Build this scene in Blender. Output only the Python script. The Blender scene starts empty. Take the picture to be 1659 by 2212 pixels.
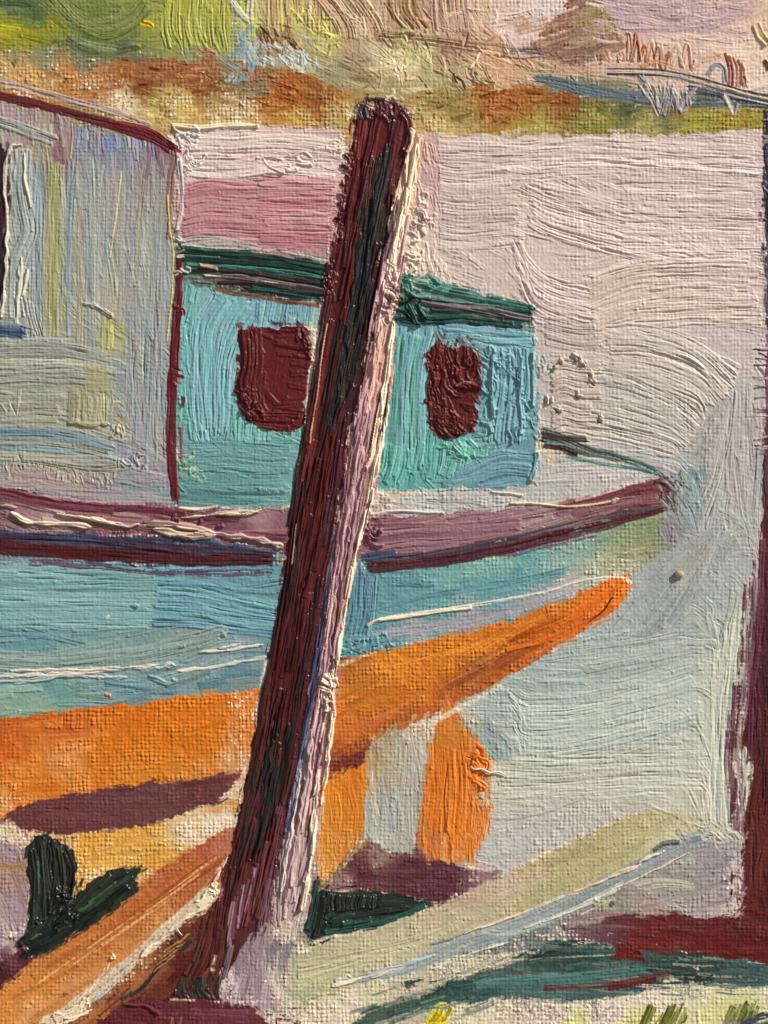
import bpy, math
import numpy as np

# ------------------------------------------------------------------ camera, sky, sun, exposure
scene = bpy.context.scene
U = 0.9 / 1659.0                      # metres per picture unit (the view is 1659 x 2212 units)
MARGIN = 96                          # the painting goes on past the view on every side
ZC = (1106 + MARGIN) * U              # height of the middle of the view; bottom edge stands on the ground
cam_d = bpy.data.cameras.new('camera')
cam = bpy.data.objects.new('camera', cam_d)
scene.collection.objects.link(cam)
DIST = 1.9
cam.location = (0, -DIST, ZC)
cam.rotation_euler = (math.radians(90), 0, 0)
cam_d.sensor_fit = 'VERTICAL'
cam_d.sensor_height = 32
cam_d.lens = 32 * DIST / (2212 * U)
cam_d.clip_start = 0.01
cam_d.clip_end = 500
scene.camera = cam

SUN_DIR = (0.67, -0.385, 0.63)
n = math.sqrt(sum(c * c for c in SUN_DIR)); SUN_DIR = tuple(c / n for c in SUN_DIR)
sun_el = math.asin(SUN_DIR[2]); sun_rot = math.atan2(SUN_DIR[0], SUN_DIR[1])
world = bpy.data.worlds.new("World"); scene.world = world; world.use_nodes = True
wn = world.node_tree.nodes; wl = world.node_tree.links
sky = wn.new('ShaderNodeTexSky'); sky.sky_type = 'NISHITA'; sky.sun_disc = False
sky.sun_elevation = sun_el; sky.sun_rotation = sun_rot
bg = wn['Background']; bg.inputs['Strength'].default_value = 0.05
wl.new(sky.outputs[0], bg.inputs['Color'])
sl = bpy.data.lights.new('sun', 'SUN'); sl.energy = 5.0; sl.angle = math.radians(0.5); sl.color = (1.0, 0.96, 0.90)
sun = bpy.data.objects.new('sun', sl); scene.collection.objects.link(sun)
sun.rotation_euler = (math.pi / 2 - sun_el, 0, math.atan2(SUN_DIR[1], SUN_DIR[0]) + math.pi / 2)
sun.location = (2, -2, 3)
scene.view_settings.view_transform = 'Standard'; scene.view_settings.look = 'None'
scene.view_settings.exposure = 0.21; scene.view_settings.gamma = 1.0

# ------------------------------------------------------------------ paint simulation: height, pigment and part of every spot
S = 0.88                              # samples per picture unit
NX = int((1659 + 2 * MARGIN) * S); NY = int((2212 + 2 * MARGIN) * S)
rng = np.random.default_rng(7)
F = np.float32

def resize(a, h, w):
    """smooth (cubic-eased bilinear) enlargement of a small noise lattice"""
    ys = np.linspace(0, a.shape[0] - 1.001, h); xs = np.linspace(0, a.shape[1] - 1.001, w)
    y0 = ys.astype(int); x0 = xs.astype(int)
    fy = ys - y0; fx = xs - x0
    fy = (fy * fy * (3 - 2 * fy))[:, None].astype(F); fx = (fx * fx * (3 - 2 * fx))[None].astype(F)
    r0 = a[y0][:, x0] * (1 - fx) + a[y0][:, x0 + 1] * fx
    r1 = a[y0 + 1][:, x0] * (1 - fx) + a[y0 + 1][:, x0 + 1] * fx
    return r0 * (1 - fy) + r1 * fy

def noise(sx, sy=None, h=None, w=None):
    """value noise in -1..1, lattice spacing sx, sy in units"""
    sy = sy or sx; h = h or NY; w = w or NX; sx = sx * S; sy = sy * S
    a = rng.uniform(-1, 1, (int(h / sy) + 3, int(w / sx) + 3)).astype(F)
    return resize(a, h, w)

def sstep(a, b, x):
    t = np.clip((x - a) / (b - a), 0, 1)
    return t * t * (3 - 2 * t)

def blur(a, r):
    r = int(max(1, r))
    for ax in (0, 1):
        pad = [(0, 0), (0, 0)]; pad[ax] = (r + 1, r)
        c = np.cumsum(np.pad(a, pad, mode='edge'), axis=ax, dtype=np.float64)
        m = a.shape[ax]
        if ax == 0: a = ((c[2 * r + 1:2 * r + 1 + m] - c[:m]) / (2 * r + 1)).astype(F)
        else: a = ((c[:, 2 * r + 1:2 * r + 1 + m] - c[:, :m]) / (2 * r + 1)).astype(F)
    return a

# canvas weave, plain, threads about 9 units apart
gx = (np.arange(NX) / S - MARGIN).astype(F)[None]; gy = (np.arange(NY) / S - MARGIN).astype(F)[:, None]
wx = gx + 1.6 * noise(50) + 2.5 * noise(260) + 1.5 * noise(14); wy = gy + 1.6 * noise(50) + 2.5 * noise(260) + 1.5 * noise(14)
PITCH = 9.0
def jit(a):                            # every thread sits a little off its place
    q = rng.uniform(-.17, .17, 600); i = np.floor(a + 40).astype(int); f = a + 40 - i
    return a + q[i] * (1 - f) + q[i + 1] * f
tx = jit(wx / PITCH); ty = jit(wy / PITCH)
sgx = np.where(np.floor(tx).astype(int) % 2 == 0, 1, -1); sgy = np.where(np.floor(ty).astype(int) % 2 == 0, 1, -1)
hx = np.abs(np.sin(np.pi * ty)) ** .7 * (0.5 + 0.5 * sgy * np.sin(np.pi * tx))
hy = np.abs(np.sin(np.pi * tx)) ** .7 * (0.5 - 0.5 * sgx * np.sin(np.pi * ty))
WEAVE = (np.maximum(hx, hy) * (0.78 + .4 * noise(12) + .2 * noise(40)) + .22 * noise(6)).astype(F)
WEAVE = np.clip(WEAVE, 0, 1.1)
N6 = noise(7); N15 = noise(19); N60 = noise(76); N150 = noise(200)
NF = (0.5 * N6 + .5 * noise(3.6)).astype(F)
WRX = 6 * noise(30) + 4 * noise(10); WRY = 6 * noise(30) + 4 * noise(10)

COL = np.empty((NY, NX, 3), F); COL[:] = (228, 208, 184)
COL += (5 * N60)[..., None]
PH = np.zeros((NY, NX), F); VIS = np.ones((NY, NX), F); ID = np.zeros((NY, NX), np.int16)

PARTS = []                             # (name, parent index or None, label, material kind)
def part(name, parent=None, label=None, mat='paint'):
    PARTS.append((name, parent, label, mat)); return len(PARTS) - 1

def raster_poly(poly, warp=1.0, pad=40):
    xs = [p[0] for p in poly]; ys = [p[1] for p in poly]
    x0 = max(0, int((min(xs) - pad + MARGIN) * S)); x1 = min(NX, int((max(xs) + pad + MARGIN) * S) + 1)
    y0 = max(0, int((min(ys) - pad + MARGIN) * S)); y1 = min(NY, int((max(ys) + pad + MARGIN) * S) + 1)
    X = gx[:, x0:x1] + warp * WRX[y0:y1, x0:x1]; Y = gy[y0:y1] + warp * WRY[y0:y1, x0:x1]
    m = np.zeros(X.shape, bool)
    for i in range(len(poly)):
        (ax, ay), (bx, by) = poly[i], poly[i - 1]
        if ay == by: continue
        c = ((ay > Y) != (by > Y))
        m ^= c & (X < (bx - ax) * (Y - ay) / (by - ay) + ax)
    return (y0, y1, x0, x1), m

# bristle table: across (1 unit steps) x along (20 unit steps)
BL, BS = 2048, 256
def btab(sc, along):
    a = rng.normal(0, 1, (int(BL / sc) + 3, int(BS / along) + 3)).astype(F)
    return resize(a, BL, BS)
BT = (0.75 * btab(2.1, 2.5) + 0.6 * btab(3.6, 3.5) + 0.25 * btab(8, 5) + .25 * btab(3, .8)).astype(F)
BT /= BT.std(); BT = .75 * BT - 1.1 * np.maximum(-BT - .75, 0)      # broad ridges, narrow deep grooves
BC = (0.5 * btab(4, 3) + 0.8 * btab(12, 4)).astype(F); BC /= BC.std()
def look(T, lat, s):
    a = np.mod(lat, BL - 2); b = np.mod(s / 20.0, BS - 2)
    i = a.astype(int); j = b.astype(int); fa = (a - i).astype(F); fb = (b - j).astype(F)
    return (T[i, j] * (1 - fa) + T[i + 1, j] * fa) * (1 - fb) + (T[i, j + 1] * (1 - fa) + T[i + 1, j + 1] * fa) * fb

def smooth_path(pts, step):
    P = np.array(pts, float)
    if len(P) == 2:
        m = max(2, int(np.hypot(*(P[1] - P[0])) / step) + 1)
        m = min(m, 4)
        return np.linspace(P[0], P[1], m)
    E = np.vstack([2 * P[0] - P[1], P, 2 * P[-1] - P[-2]])
    out = []
    for i in range(1, len(E) - 2):
        a, b, c, d = E[i - 1:i + 3]
        k = max(2, int(np.hypot(*(c - b)) / step) + 1)
        for t in np.linspace(0, 1, k, endpoint=False):
            out.append(.5 * (2 * b + (c - a) * t + (2 * a - 5 * b + 4 * c - d) * t * t + (3 * b - a - 3 * c + d) * t ** 3))
    out.append(P[-1])
    return np.array(out)

def stroke(pts, w, col, pid=None, t=2.0, br=.7, lip=1.2, dry=0.0, rag=.5, fill=.8, mask=None, cj=7, col2=None, mix=.12, keep=.35, endlip=1.0, soft=.12, alpha=1.0):
    """one loaded brush stroke: lays pigment, height with bristle grooves, pushed-up side lips"""
    if t < 2.5: lip = lip * .26; br = br * .8; endlip = endlip * .6; soft = soft * 1.8; rag = rag * 1.5
    ws = w if isinstance(w, (tuple, list)) else (w, w)
    wm = max(ws)
    P = smooth_path(pts, max(10, wm * .45))
    seg = np.diff(P, axis=0); ln = np.hypot(seg[:, 0], seg[:, 1]) + 1e-6; cum = np.concatenate([[0], np.cumsum(ln)]); L = cum[-1]
    pad = wm * .62 + 3
    x0 = max(0, int((P[:, 0].min() - pad + MARGIN) * S)); x1 = min(NX, int((P[:, 0].max() + pad + MARGIN) * S) + 2)
    y0 = max(0, int((P[:, 1].min() - pad + MARGIN) * S)); y1 = min(NY, int((P[:, 1].max() + pad + MARGIN) * S) + 2)
    if x1 - x0 < 2 or y1 - y0 < 2: return
    wf = .30 if L < 70 else (.09 if wm < 14 else .12)
    SX = WRX[y0:y1, x0:x1] * wf; SY = WRY[y0:y1, x0:x1] * wf
    D = np.full((y1 - y0, x1 - x0), 1e9, F); SS = np.zeros_like(D); LV = np.zeros_like(D)
    for k in range(len(seg)):
        a = P[k]; b = P[k + 1]; q = pad
        i0 = max(x0, int((min(a[0], b[0]) - q + MARGIN) * S)); i1 = min(x1, int((max(a[0], b[0]) + q + MARGIN) * S) + 2)
        j0 = max(y0, int((min(a[1], b[1]) - q + MARGIN) * S)); j1 = min(y1, int((max(a[1], b[1]) + q + MARGIN) * S) + 2)
        if i1 <= i0 or j1 <= j0: continue
        X = gx[:, i0:i1] - a[0] + SX[j0 - y0:j1 - y0, i0 - x0:i1 - x0]; Y = gy[j0:j1] - a[1] + SY[j0 - y0:j1 - y0, i0 - x0:i1 - x0]
        ux, uy = seg[k] / ln[k]
        pr = X * ux + Y * uy; lat = X * uy - Y * ux
        lo = -1e9 if k == 0 else 0; hi = 1e9 if k == len(seg) - 1 else ln[k]
        cl = np.clip(pr, lo, hi)
        d2 = lat * lat + (pr - cl) ** 2
        sl_ = (slice(j0 - y0, j1 - y0), slice(i0 - x0, i1 - x0))
        up = d2 < D[sl_]
        D[sl_] = np.where(up, d2, D[sl_]); SS[sl_] = np.where(up, cum[k] + pr, SS[sl_])
        sg = np.where(lat < 0, -1, 1)
        LV[sl_] = np.where(up, sg * np.sqrt(d2), LV[sl_])
    u = np.clip(SS / L, 0, 1)
    if len(ws) == 2: half = .5 * (ws[0] + (ws[1] - ws[0]) * u)
    else: half = .5 * np.interp(u, np.linspace(0, 1, len(ws)), ws).astype(F)
    half = np.maximum(half, .6)
    off = rng.uniform(0, BL); so = rng.uniform(0, BS * 20)
    b = look(BT, LV + off, SS + so); c2 = look(BC, LV + off * 1.7, SS * .6 + so)
    wob = look(BC, np.full_like(SS, off * 3.1) + np.sign(LV) * 40, SS * 3 + so)
    e = np.abs(LV) / half
    al = sstep(1.0 + .09 * wob + .02, 1.0 + .09 * wob - soft, e)
    rg = rag * min(wm, L * .6) * .5
    r1 = rg * (.5 + .35 * b); r2 = rg * (.5 + .35 * look(BT, LV + off * 2, SS * 0 + so))
    ed = np.minimum(SS - r1, L - SS - r2)
    al = al * sstep(-1.2, 1.2, ed) * (D < 1e8)
    R = (slice(y0, y1), slice(x0, x1))
    if dry > 0:
        cv = .5 + .16 * b + .45 * (WEAVE[R] - .5) + .12 * N15[R] + .15 * N6[R]
        dd = dry * (.55 + .75 * u)
        al = al * sstep(dd - .1, dd + .12, cv)
    if mask is not None: al = al * mask[R]
    al = al * alpha
    col = np.array(col, F)
    c = col[None, None] + (c2 * cj)[..., None] * np.array([1, 1, .95], F)
    if col2 is not None:
        f = sstep(-.4, .9, c2)[..., None]
        c = c * (1 - f) + np.array(col2, F) * f
    ol = COL[R]
    mm = (np.clip(mix + .14, 0, .8) * sstep(-1.2, 1.4, c2))[..., None]
    c = c * (1 - mm) + ol * mm
    A3 = al[..., None]
    COL[R] = ol * (1 - A3) + c * A3
    ld = (1 - e) * half
    h = t * (.7 + .3 * sstep(0, 6, ld)) + br * b
    if lip: h = h + lip * np.exp(-((ld - 2.2) / 2.2) ** 2) * (.8 + .5 * wob)
    if endlip: h = h + endlip * lip * np.exp(-((L - SS - r2 - 2) / 2.5) ** 2)
    PH[R] = PH[R] + al * (h + keep * PH[R] - PH[R])
    VIS[R] = np.maximum(VIS[R] * (1 - al * fill * .8), np.minimum(VIS[R], .42 if t < 2.5 else .10)).clip(0, 1)
    if pid is not None:
        ID[R] = np.where(al > .5, pid, ID[R])

def field_dir(guides):
    mid = []; vec = []
    for g in guides:
        P = smooth_path(g, 30); d = np.diff(P, axis=0); l = np.hypot(d[:, 0], d[:, 1])[:, None] + 1e-6
        mid.append((P[1:] + P[:-1]) / 2); vec.append(d / l)
    mid = np.vstack(mid); vec = np.vstack(vec)
    def f(p):
        w = 1 / (((mid - p) ** 2).sum(1) + 60) ** 1.5
        v = (vec * w[:, None]).sum(0)
        return v / (np.hypot(*v) + 1e-9)
    return f

def fill(pid, poly, pts, ang=0, guides=None, L=90, w=14, dens=1.0, t=1.2, br=.45, lip=.5, edge=3, fleck=0.0, vis=.35, dry=.15, warp=1.0, cj=6, col_j=8, base=True, aj=6, keep=.35, mix=.15, clip=True, sfill=.45, base_t=.5, feather=1.0):
    """a passage of paint: a ground coat whose colour follows the mixed patches, then brush strokes over it"""
    (y0, y1, x0, x1), m = raster_poly(poly, warp, 40 + edge)
    R = (slice(y0, y1), slice(x0, x1))
    hh, ww = m.shape
    if hh < 3 or ww < 3: return
    mb = blur(m.astype(F), edge * S) if edge > 0 else m.astype(F)
    thin = vis > .55
    if thin: mb = .5 * mb + .5 * blur(m.astype(F), max(edge, 6) * S)
    cvr = mb + (.75 if thin else .4) * (mb * (1 - mb) * 4) ** .7 * (.5 - WEAVE[R] + .9 * NF[R] + .25 * N15[R])
    al = sstep(.26, .60, cvr) if thin else sstep(.34, .60, cvr)
    st = 5
    cy = (gy[y0:y1:st, 0])[:, None]; cx = gx[0, x0:x1:st][None]
    cx = cx + 16 * N60[y0:y1:st, x0:x1:st] + 2.2 * WRX[y0:y1:st, x0:x1:st]; cy = cy + 16 * N150[y0:y1:st, x0:x1:st] + 2.2 * WRY[y0:y1:st, x0:x1:st]
    num = np.zeros(cx.shape + (4,), F); den = np.zeros(cx.shape, F)
    for p in pts:
        wgt = 1 / (((cx - p[0]) ** 2 + (cy - p[1]) ** 2) / 100 + 1) ** 1.7
        v = np.array(list(p[2]) + [p[3] if len(p) > 3 else fleck], F)
        num += wgt[..., None] * v; den += wgt
    num /= den[..., None]
    fld = np.stack([resize(np.pad(num[..., i], ((0, 1), (0, 1)), mode='edge'), hh, ww) for i in range(4)], -1)
    fl = fld[..., 3] * (1 + .35 * N60[R] + .3 * N15[R])
    cv = .5 + .42 * (.55 - WEAVE[R]) + .35 * NF[R]
    cover = np.where(fl > .02, sstep(fl - .07, fl + .07, cv), 1)
    a2 = al * cover
    if base:
        c = fld[..., :3] + (cj * (.6 * N15[R] + .5 * N6[R]))[..., None]
        if thin:
            g_ = (vis * (.34 * sstep(.45, 1.0, WEAVE[R] + .35 * NF[R]) * (.6 + .5 * N60[R]))).clip(0, .6)[..., None]
            c = c * (1 - g_) + (c * .5 + np.array((226, 206, 180), F) * .5) * g_
            q_ = (.22 * vis * sstep(.45, .1, WEAVE[R]) * (.7 + .6 * N15[R])).clip(0, .4)[..., None]
            c = c * (1 - q_) + (c - 26) * q_
        COL[R] = COL[R] * (1 - a2[..., None]) + c * a2[..., None]
        PH[R] = PH[R] * (1 - a2 * .6) + a2 * base_t
        VIS[R] = VIS[R] * (1 - al) + al * np.minimum(1, vis + .5 * np.clip(fl, 0, 1))
    ID[R] = np.where(al > .5, pid, ID[R])
    full = np.zeros((NY, NX), F); full[R] = (al * np.where(fl > .1, cover, 1)) if clip else 1
    area = m.sum() / S / S
    k = int(dens * area / (L * w))
    ii = np.argwhere(m)
    fd = field_dir(guides) if guides else None
    ar = math.radians(ang); vd = np.array([math.cos(ar), math.sin(ar)])
    for _ in range(k):
        j, i = ii[rng.integers(len(ii))]
        p0 = np.array([gx[0, x0 + i], gy[y0 + j, 0]]); l = L * rng.uniform(.6, 1.4)
        d = math.radians(rng.normal(0, aj)); ca, sa = math.cos(d), math.sin(d)
        if fd:
            path = [p0]
            for sgn in (1, -1):
                q = p0.copy()
                for _k in range(2):
                    v = fd(q); v = np.array([v[0] * ca - v[1] * sa, v[0] * sa + v[1] * ca])
                    q = q + sgn * v * l / 4
                    if sgn == 1: path.append(q.copy())
                    else: path.insert(0, q.copy())
        else:
            v = np.array([vd[0] * ca - vd[1] * sa, vd[0] * sa + vd[1] * ca]); nrm = np.array([-v[1], v[0]])
            bend = rng.normal(0, .03) * l
            path = [p0 - v * l / 2, p0 + nrm * bend, p0 + v * l / 2]
        if rng.uniform() < .5 and not fd: path = path[::-1]
        pc = fld[j, i, :3] + rng.normal(0, col_j) * np.array([1, .95, .9]) + rng.normal(0, col_j * .35, 3)
        stroke(path, w * rng.uniform(.6, 1.4), pc, pid, t=t * rng.uniform(.6, 1.3), br=br * rng.uniform(.7, 1.3), lip=lip * rng.uniform(.3, 1.4),
               dry=dry, mask=full, cj=cj, mix=mix, keep=keep, fill=sfill)

    # drag a little of the colour over the outline
    pl = np.array(poly, float); pr = np.roll(pl, -1, 0); sg = pr - pl; ln = np.hypot(sg[:, 0], sg[:, 1])
    area2 = (pl[:, 0] * pr[:, 1] - pr[:, 0] * pl[:, 1]).sum()
    for _ in range(int(feather * ln.sum() / 11)):
        q = rng.choice(len(pl), p=ln / ln.sum()); f = rng.uniform(); p0 = pl[q] + f * sg[q]
        if not (-60 < p0[0] < 1720 and -60 < p0[1] < 2270): continue
        nrm = np.array([sg[q][1], -sg[q][0]]) / (ln[q] + 1e-6) * (1 if area2 > 0 else -1)
        p0 = p0 + nrm * rng.normal(-2, 4.5)
        i = int((p0[0] - nrm[0] * 12 + MARGIN) * S) - x0; j = int((p0[1] - nrm[1] * 12 + MARGIN) * S) - y0
        if not (0 <= i < ww and 0 <= j < hh): continue
        v = fd(p0) if fd else vd
        v = .6 * v + .5 * sg[q] / (ln[q] + 1e-6) * (1 if v @ sg[q] > 0 else -1)
        l = rng.uniform(9, 24)
        stroke([p0 - v * l, p0 + nrm * rng.normal(0, 1.5), p0 + v * l], rng.uniform(4, 9), fld[j, i, :3] + rng.normal(0, 5), None, t=.5, br=br, lip=.2, dry=.42, mix=.3, fill=.1, alpha=.8, keep=.6)

def ridge(p_, w, col, pid, **kw):
    """a squeezed ridge of stiff paint: swells, thins and wanders along its length"""
    q = smooth_path(p_, 22); q[1:-1] += rng.normal(0, w * .13, (len(q) - 2, 2))
    ws = [w * .35] + [w * rng.uniform(.45, 1.55) for _ in range(max(3, len(q)))] + [w * .25]
    stroke(q, ws, col, pid, **kw)

def dabs(pid, pts, n, w, L, cols, ang=0, aj=40, t=3, lip=2, br=.8, spread=12, **kw):
    """n short knobbly dabs scattered along a path"""
    P = smooth_path(pts, 8)
    for _ in range(n):
        p = P[rng.integers(len(P))] + rng.normal(0, spread, 2)
        a = math.radians(ang + rng.normal(0, aj)); l = L * rng.uniform(.6, 1.5)
        v = np.array([math.cos(a), math.sin(a)]) * l / 2; nn = np.array([-v[1], v[0]]) * rng.normal(0, .35)
        stroke([p - v, p + nn, p + v], w * rng.uniform(.6, 1.4), cols[rng.integers(len(cols))], pid, t=t * rng.uniform(.5, 1.4), lip=lip * rng.uniform(.4, 1.5), br=br, **kw)

def crumbs(box, n, hmax=2.2):
    """pimples of dried paint"""
    for _ in range(n):
        x = rng.uniform(box[0], box[2]); y = rng.uniform(box[1], box[3]); r = rng.uniform(1.3, 3.0)
        q = int(4 * S + 3); i = int((x + MARGIN) * S); j = int((y + MARGIN) * S)
        if i < q or j < q or i >= NX - q or j >= NY - q: continue
        if ID[j, i] in (POST, PLANT1, PLANT2, LIT): continue
        R = (slice(j - q, j + q + 1), slice(i - q, i + q + 1))
        d2 = (gx[:, R[1]] - x) ** 2 + (gy[R[0]] - y) ** 2
        PH[R] += rng.uniform(.7, hmax) * np.exp(-d2 / (r * r))

# ------------------------------------------------------------------ the painted picture, back to front
CANVAS = part('canvas', None, 'primed linen canvas showing bare cream weave between the strokes', 'canvas')
SKYP = part('painted_sky', None, 'pink and lilac sky strokes at the top right', 'thin')
FOL = part('painted_foliage', None, 'yellow green brushed foliage at the top left', 'paint')
BRUSH = part('painted_scrub', None, 'olive and pinkish brown scrub strokes along the top middle', 'thin')
HILL = part('painted_hill', None, 'brown dome of a hill at the top right', 'thin')
BANK = part('painted_bank', None, 'thin rust and ochre band of bank with cream weave flecks', 'thin')
SHORE = part('painted_shoreline', None, 'slate blue shoreline stroke tapering to the right', 'paint')
WATER = part('painted_water', None, 'pale pinkish to grey green combed brushwork right of the post', 'paint')
ROSE = part('painted_wall', None, 'rose pink and white combed patch between wheelhouse and post', 'paint')
BOAT = part('painted_boat', None, 'blue green boat hull with white streaks, cut by the post', 'paint')
BOTTOM = part('bottom', BOAT, 'thin orange bottom of the hull', 'thin')
SHADE = part('keel', BOAT, 'flat mauve maroon keel stripe on the orange bottom', 'thin')
DECK = part('bow_deck', BOAT, 'pale grey deck at the bow', 'thin')
WHEEL = part('wheelhouse', BOAT, 'grey green wheelhouse wall in vertical strokes', 'paint')
WROOF = part('wheelhouse_trim', BOAT, 'maroon roof edge and corner line of the wheelhouse', 'paint')
CABIN = part('cabin', BOAT, 'turquoise cabin side with combed strokes', 'paint')
CROOF = part('cabin_roof', BOAT, 'dark green roof edge over the window left of the post', 'paint')
CROOF2 = part('cabin_roof', BOAT, 'dark green roof edge right of the post', 'paint')
WIN1 = part('window', BOAT, 'large dark maroon window left of the post', 'paint')
WIN2 = part('window', BOAT, 'smaller dark maroon window right of the post', 'paint')
RAIL = part('bow_rail', BOAT, 'dark green and maroon rail running down to the bow', 'paint')
GUN = part('gunwale', BOAT, 'mauve pink gunwale with cream ridges', 'paint')
STRAKE = part('rubbing_strake', BOAT, 'dark maroon rubbing strake under the gunwale', 'paint')
SUP1 = part('painted_prop', None, 'ochre orange prop beside the post', 'thin')
SUP2 = part('painted_prop', None, 'bright orange prop under the bow', 'paint')
GAP = part('painted_gap', None, 'pale grey patch between the two orange props', 'thin')
SAND = part('painted_sand', None, 'thin ochre sand with cream flecks under the boat', 'thin')
SHAD = part('painted_shadow', None, 'maroon shadow patch below the props', 'thin')
GLAV = part('painted_ground', None, 'lavender and maroon ground at the lower left', 'thin')
GLOW = part('painted_foreground', None, 'cream and yellow green foreground along the bottom right', 'thin')
GRN = part('painted_grass_band', None, 'teal green band across the lower right', 'thin')
POLE = part('painted_pole', None, 'dark maroon pole up the right edge', 'paint')
PFOOT = part('pole_foot', POLE, 'red brown foot spreading left from the pole', 'thin')
PLR = part('painted_plank', None, 'pale olive plank lying at the lower right', 'thin')
PLRE = part('plank_edge', PLR, 'blue grey edge with cream ridges', 'paint')
PLL = part('painted_plank', None, 'orange brown plank leaning at the lower left', 'thin')
PLLE = part('plank_edge', PLL, 'thick cream white edge of the orange plank', 'paint')
PLANT1 = part('painted_plant', None, 'dark green two leaved plant at the lower left', 'gloss')
PLANT2 = part('painted_plant', None, 'dark green wedge shaped plant right of the post foot', 'gloss')
POST = part('painted_post', None, 'leaning dark maroon post with black streaks in thick ridges', 'gloss')
LIT = part('post_side', POST, 'pink and cream lit side of the post', 'paint')
FOOT = part('post_foot', POST, 'thin lavender foot of the post', 'thin')
TUFT1 = part('painted_grass_tuft', None, 'bright yellow grass tuft at the bottom', 'paint')
TUFT2 = part('painted_grass_tuft', None, 'olive green grass tuft at the bottom, left of two', 'paint')
TUFT3 = part('painted_grass_tuft', None, 'olive green grass tuft near the bottom right corner', 'paint')
B = -135; RX = 1795; BY = 2350


# --- thin underpainting that ties the passages together
UP = [(0, 40, (150, 150, 60)), (300, 60, (130, 138, 66)), (480, 100, (160, 165, 110)), (700, 80, (190, 170, 120)), (1000, 60, (205, 172, 140)), (1450, 40, (196, 164, 164)), (1600, 120, (222, 190, 165)), (100, 170, (180, 130, 70)), (350, 200, (160, 105, 60)), (420, 245, (206, 178, 110)), (640, 240, (185, 130, 70)), (1000, 240, (155, 135, 76)), (1300, 200, (130, 120, 84)), (1500, 260, (140, 132, 60)), (1300, 180, (140, 140, 130)),
      (150, 400, (158, 160, 140)), (200, 800, (156, 154, 138)), (250, 1040, (156, 144, 142)), (560, 350, (216, 186, 176)), (560, 480, (186, 128, 134)), (500, 610, (90, 96, 90)), (520, 800, (112, 168, 168)), (500, 1060, (110, 150, 148)), (690, 800, (150, 180, 165)), (1000, 850, (108, 160, 164)), (1000, 680, (70, 105, 98)), (1000, 1070, (180, 178, 172)), (1250, 1030, (184, 178, 172)),
      (300, 1120, (140, 94, 102)), (1100, 1130, (146, 104, 112)), (300, 1195, (80, 40, 50)), (1000, 1200, (90, 50, 62)), (300, 1230, (100, 120, 140)), (300, 1350, (112, 158, 158)), (1000, 1270, (104, 156, 158)), (1380, 1170, (140, 150, 116)), (1000, 1350, (160, 158, 160)), (300, 1510, (150, 130, 100)), (250, 1620, (208, 116, 34)), (1000, 1420, (206, 118, 36)), (820, 1540, (190, 104, 40)), (200, 1760, (130, 76, 60)), (300, 1830, (214, 156, 80)), (460, 1770, (226, 200, 165)),
      (740, 1760, (208, 128, 48)), (850, 1720, (176, 166, 142)), (990, 1720, (216, 124, 44)), (880, 1890, (120, 74, 78)), (1060, 1840, (186, 170, 160)), (800, 1980, (70, 80, 64)), (560, 2080, (150, 124, 132)), (20, 1930, (160, 134, 140)), (20, 2100, (104, 60, 62)), (250, 2020, (186, 112, 56)), (300, 2130, (160, 100, 56)), (420, 2060, (110, 60, 48)), (450, 2190, (108, 54, 60)),
      (800, 2080, (186, 178, 136)), (1200, 1900, (184, 172, 124)), (1200, 2000, (140, 146, 142)), (1420, 1900, (154, 146, 140)), (1180, 2020, (110, 116, 112)), (1280, 2010, (120, 90, 92)), (1450, 2010, (112, 46, 44)), (1250, 2090, (66, 100, 94)), (1500, 2100, (60, 84, 80)), (950, 2140, (120, 128, 106)), (760, 2170, (204, 190, 158)), (1000, 2190, (176, 164, 136)), (1200, 2170, (170, 150, 138)), (1400, 2170, (214, 196, 172)), (1450, 2205, (204, 198, 136)), (1620, 2170, (206, 200, 140)),
      (1100, 400, (214, 188, 176)), (1450, 600, (214, 192, 180)), (1400, 850, (190, 180, 172)), (1500, 1100, (168, 170, 166)), (1450, 1300, (164, 168, 164)), (1300, 1500, (176, 186, 176)), (1400, 1680, (194, 192, 174)), (1590, 1500, (190, 192, 172)), (1650, 1500, (90, 42, 48)), (1650, 800, (150, 120, 124))]
fill(CANVAS, [(B, B), (RX, B), (RX, BY), (B, BY)], UP, ang=0, dens=0, vis=.95, fleck=.30, edge=0, warp=0, cj=9, feather=0)
# --- top right sky
fill(SKYP, [(1000, B), (RX, B), (RX, 225), (1400, 190), (1100, 130), (1000, 110)],
     [(1050, 20, (222, 188, 166)), (1120, 60, (218, 190, 176)), (1180, 20, (222, 200, 190)), (1350, 20, (190, 160, 165)), (1450, 30, (178, 148, 158)), (1560, 20, (190, 160, 165)), (1450, 90, (222, 190, 170)), (1600, 90, (228, 196, 174)), (1390, 130, (215, 175, 150)), (1640, 20, (224, 190, 160)), (1640, 170, (230, 200, 178)), (1200, 115, (205, 165, 145))],
     guides=[[(1020, 20), (1100, 10)], [(1300, 20), (1420, 62), (1520, 50), (1650, -10)], [(1350, 120), (1650, 110)]], L=110, w=20, dens=.55, vis=.7, br=.35, t=.5, lip=.25, fleck=.06, dry=.3)
for y in (-20, 4, 24, 42, 58):
    stroke([(1285, y - 12), (1390, y + 6), (1480, y + 6), (1580, y - 14), (1650, y - 60)], 20, (186, 157, 162), SKYP, t=.6, br=.6, lip=.5, dry=.38, cj=7, fill=.3, mix=.25)
stroke([(1330, 62), (1420, 62), (1460, 60)], 5, (200, 168, 160), SKYP, t=1.5, lip=1.2)
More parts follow.
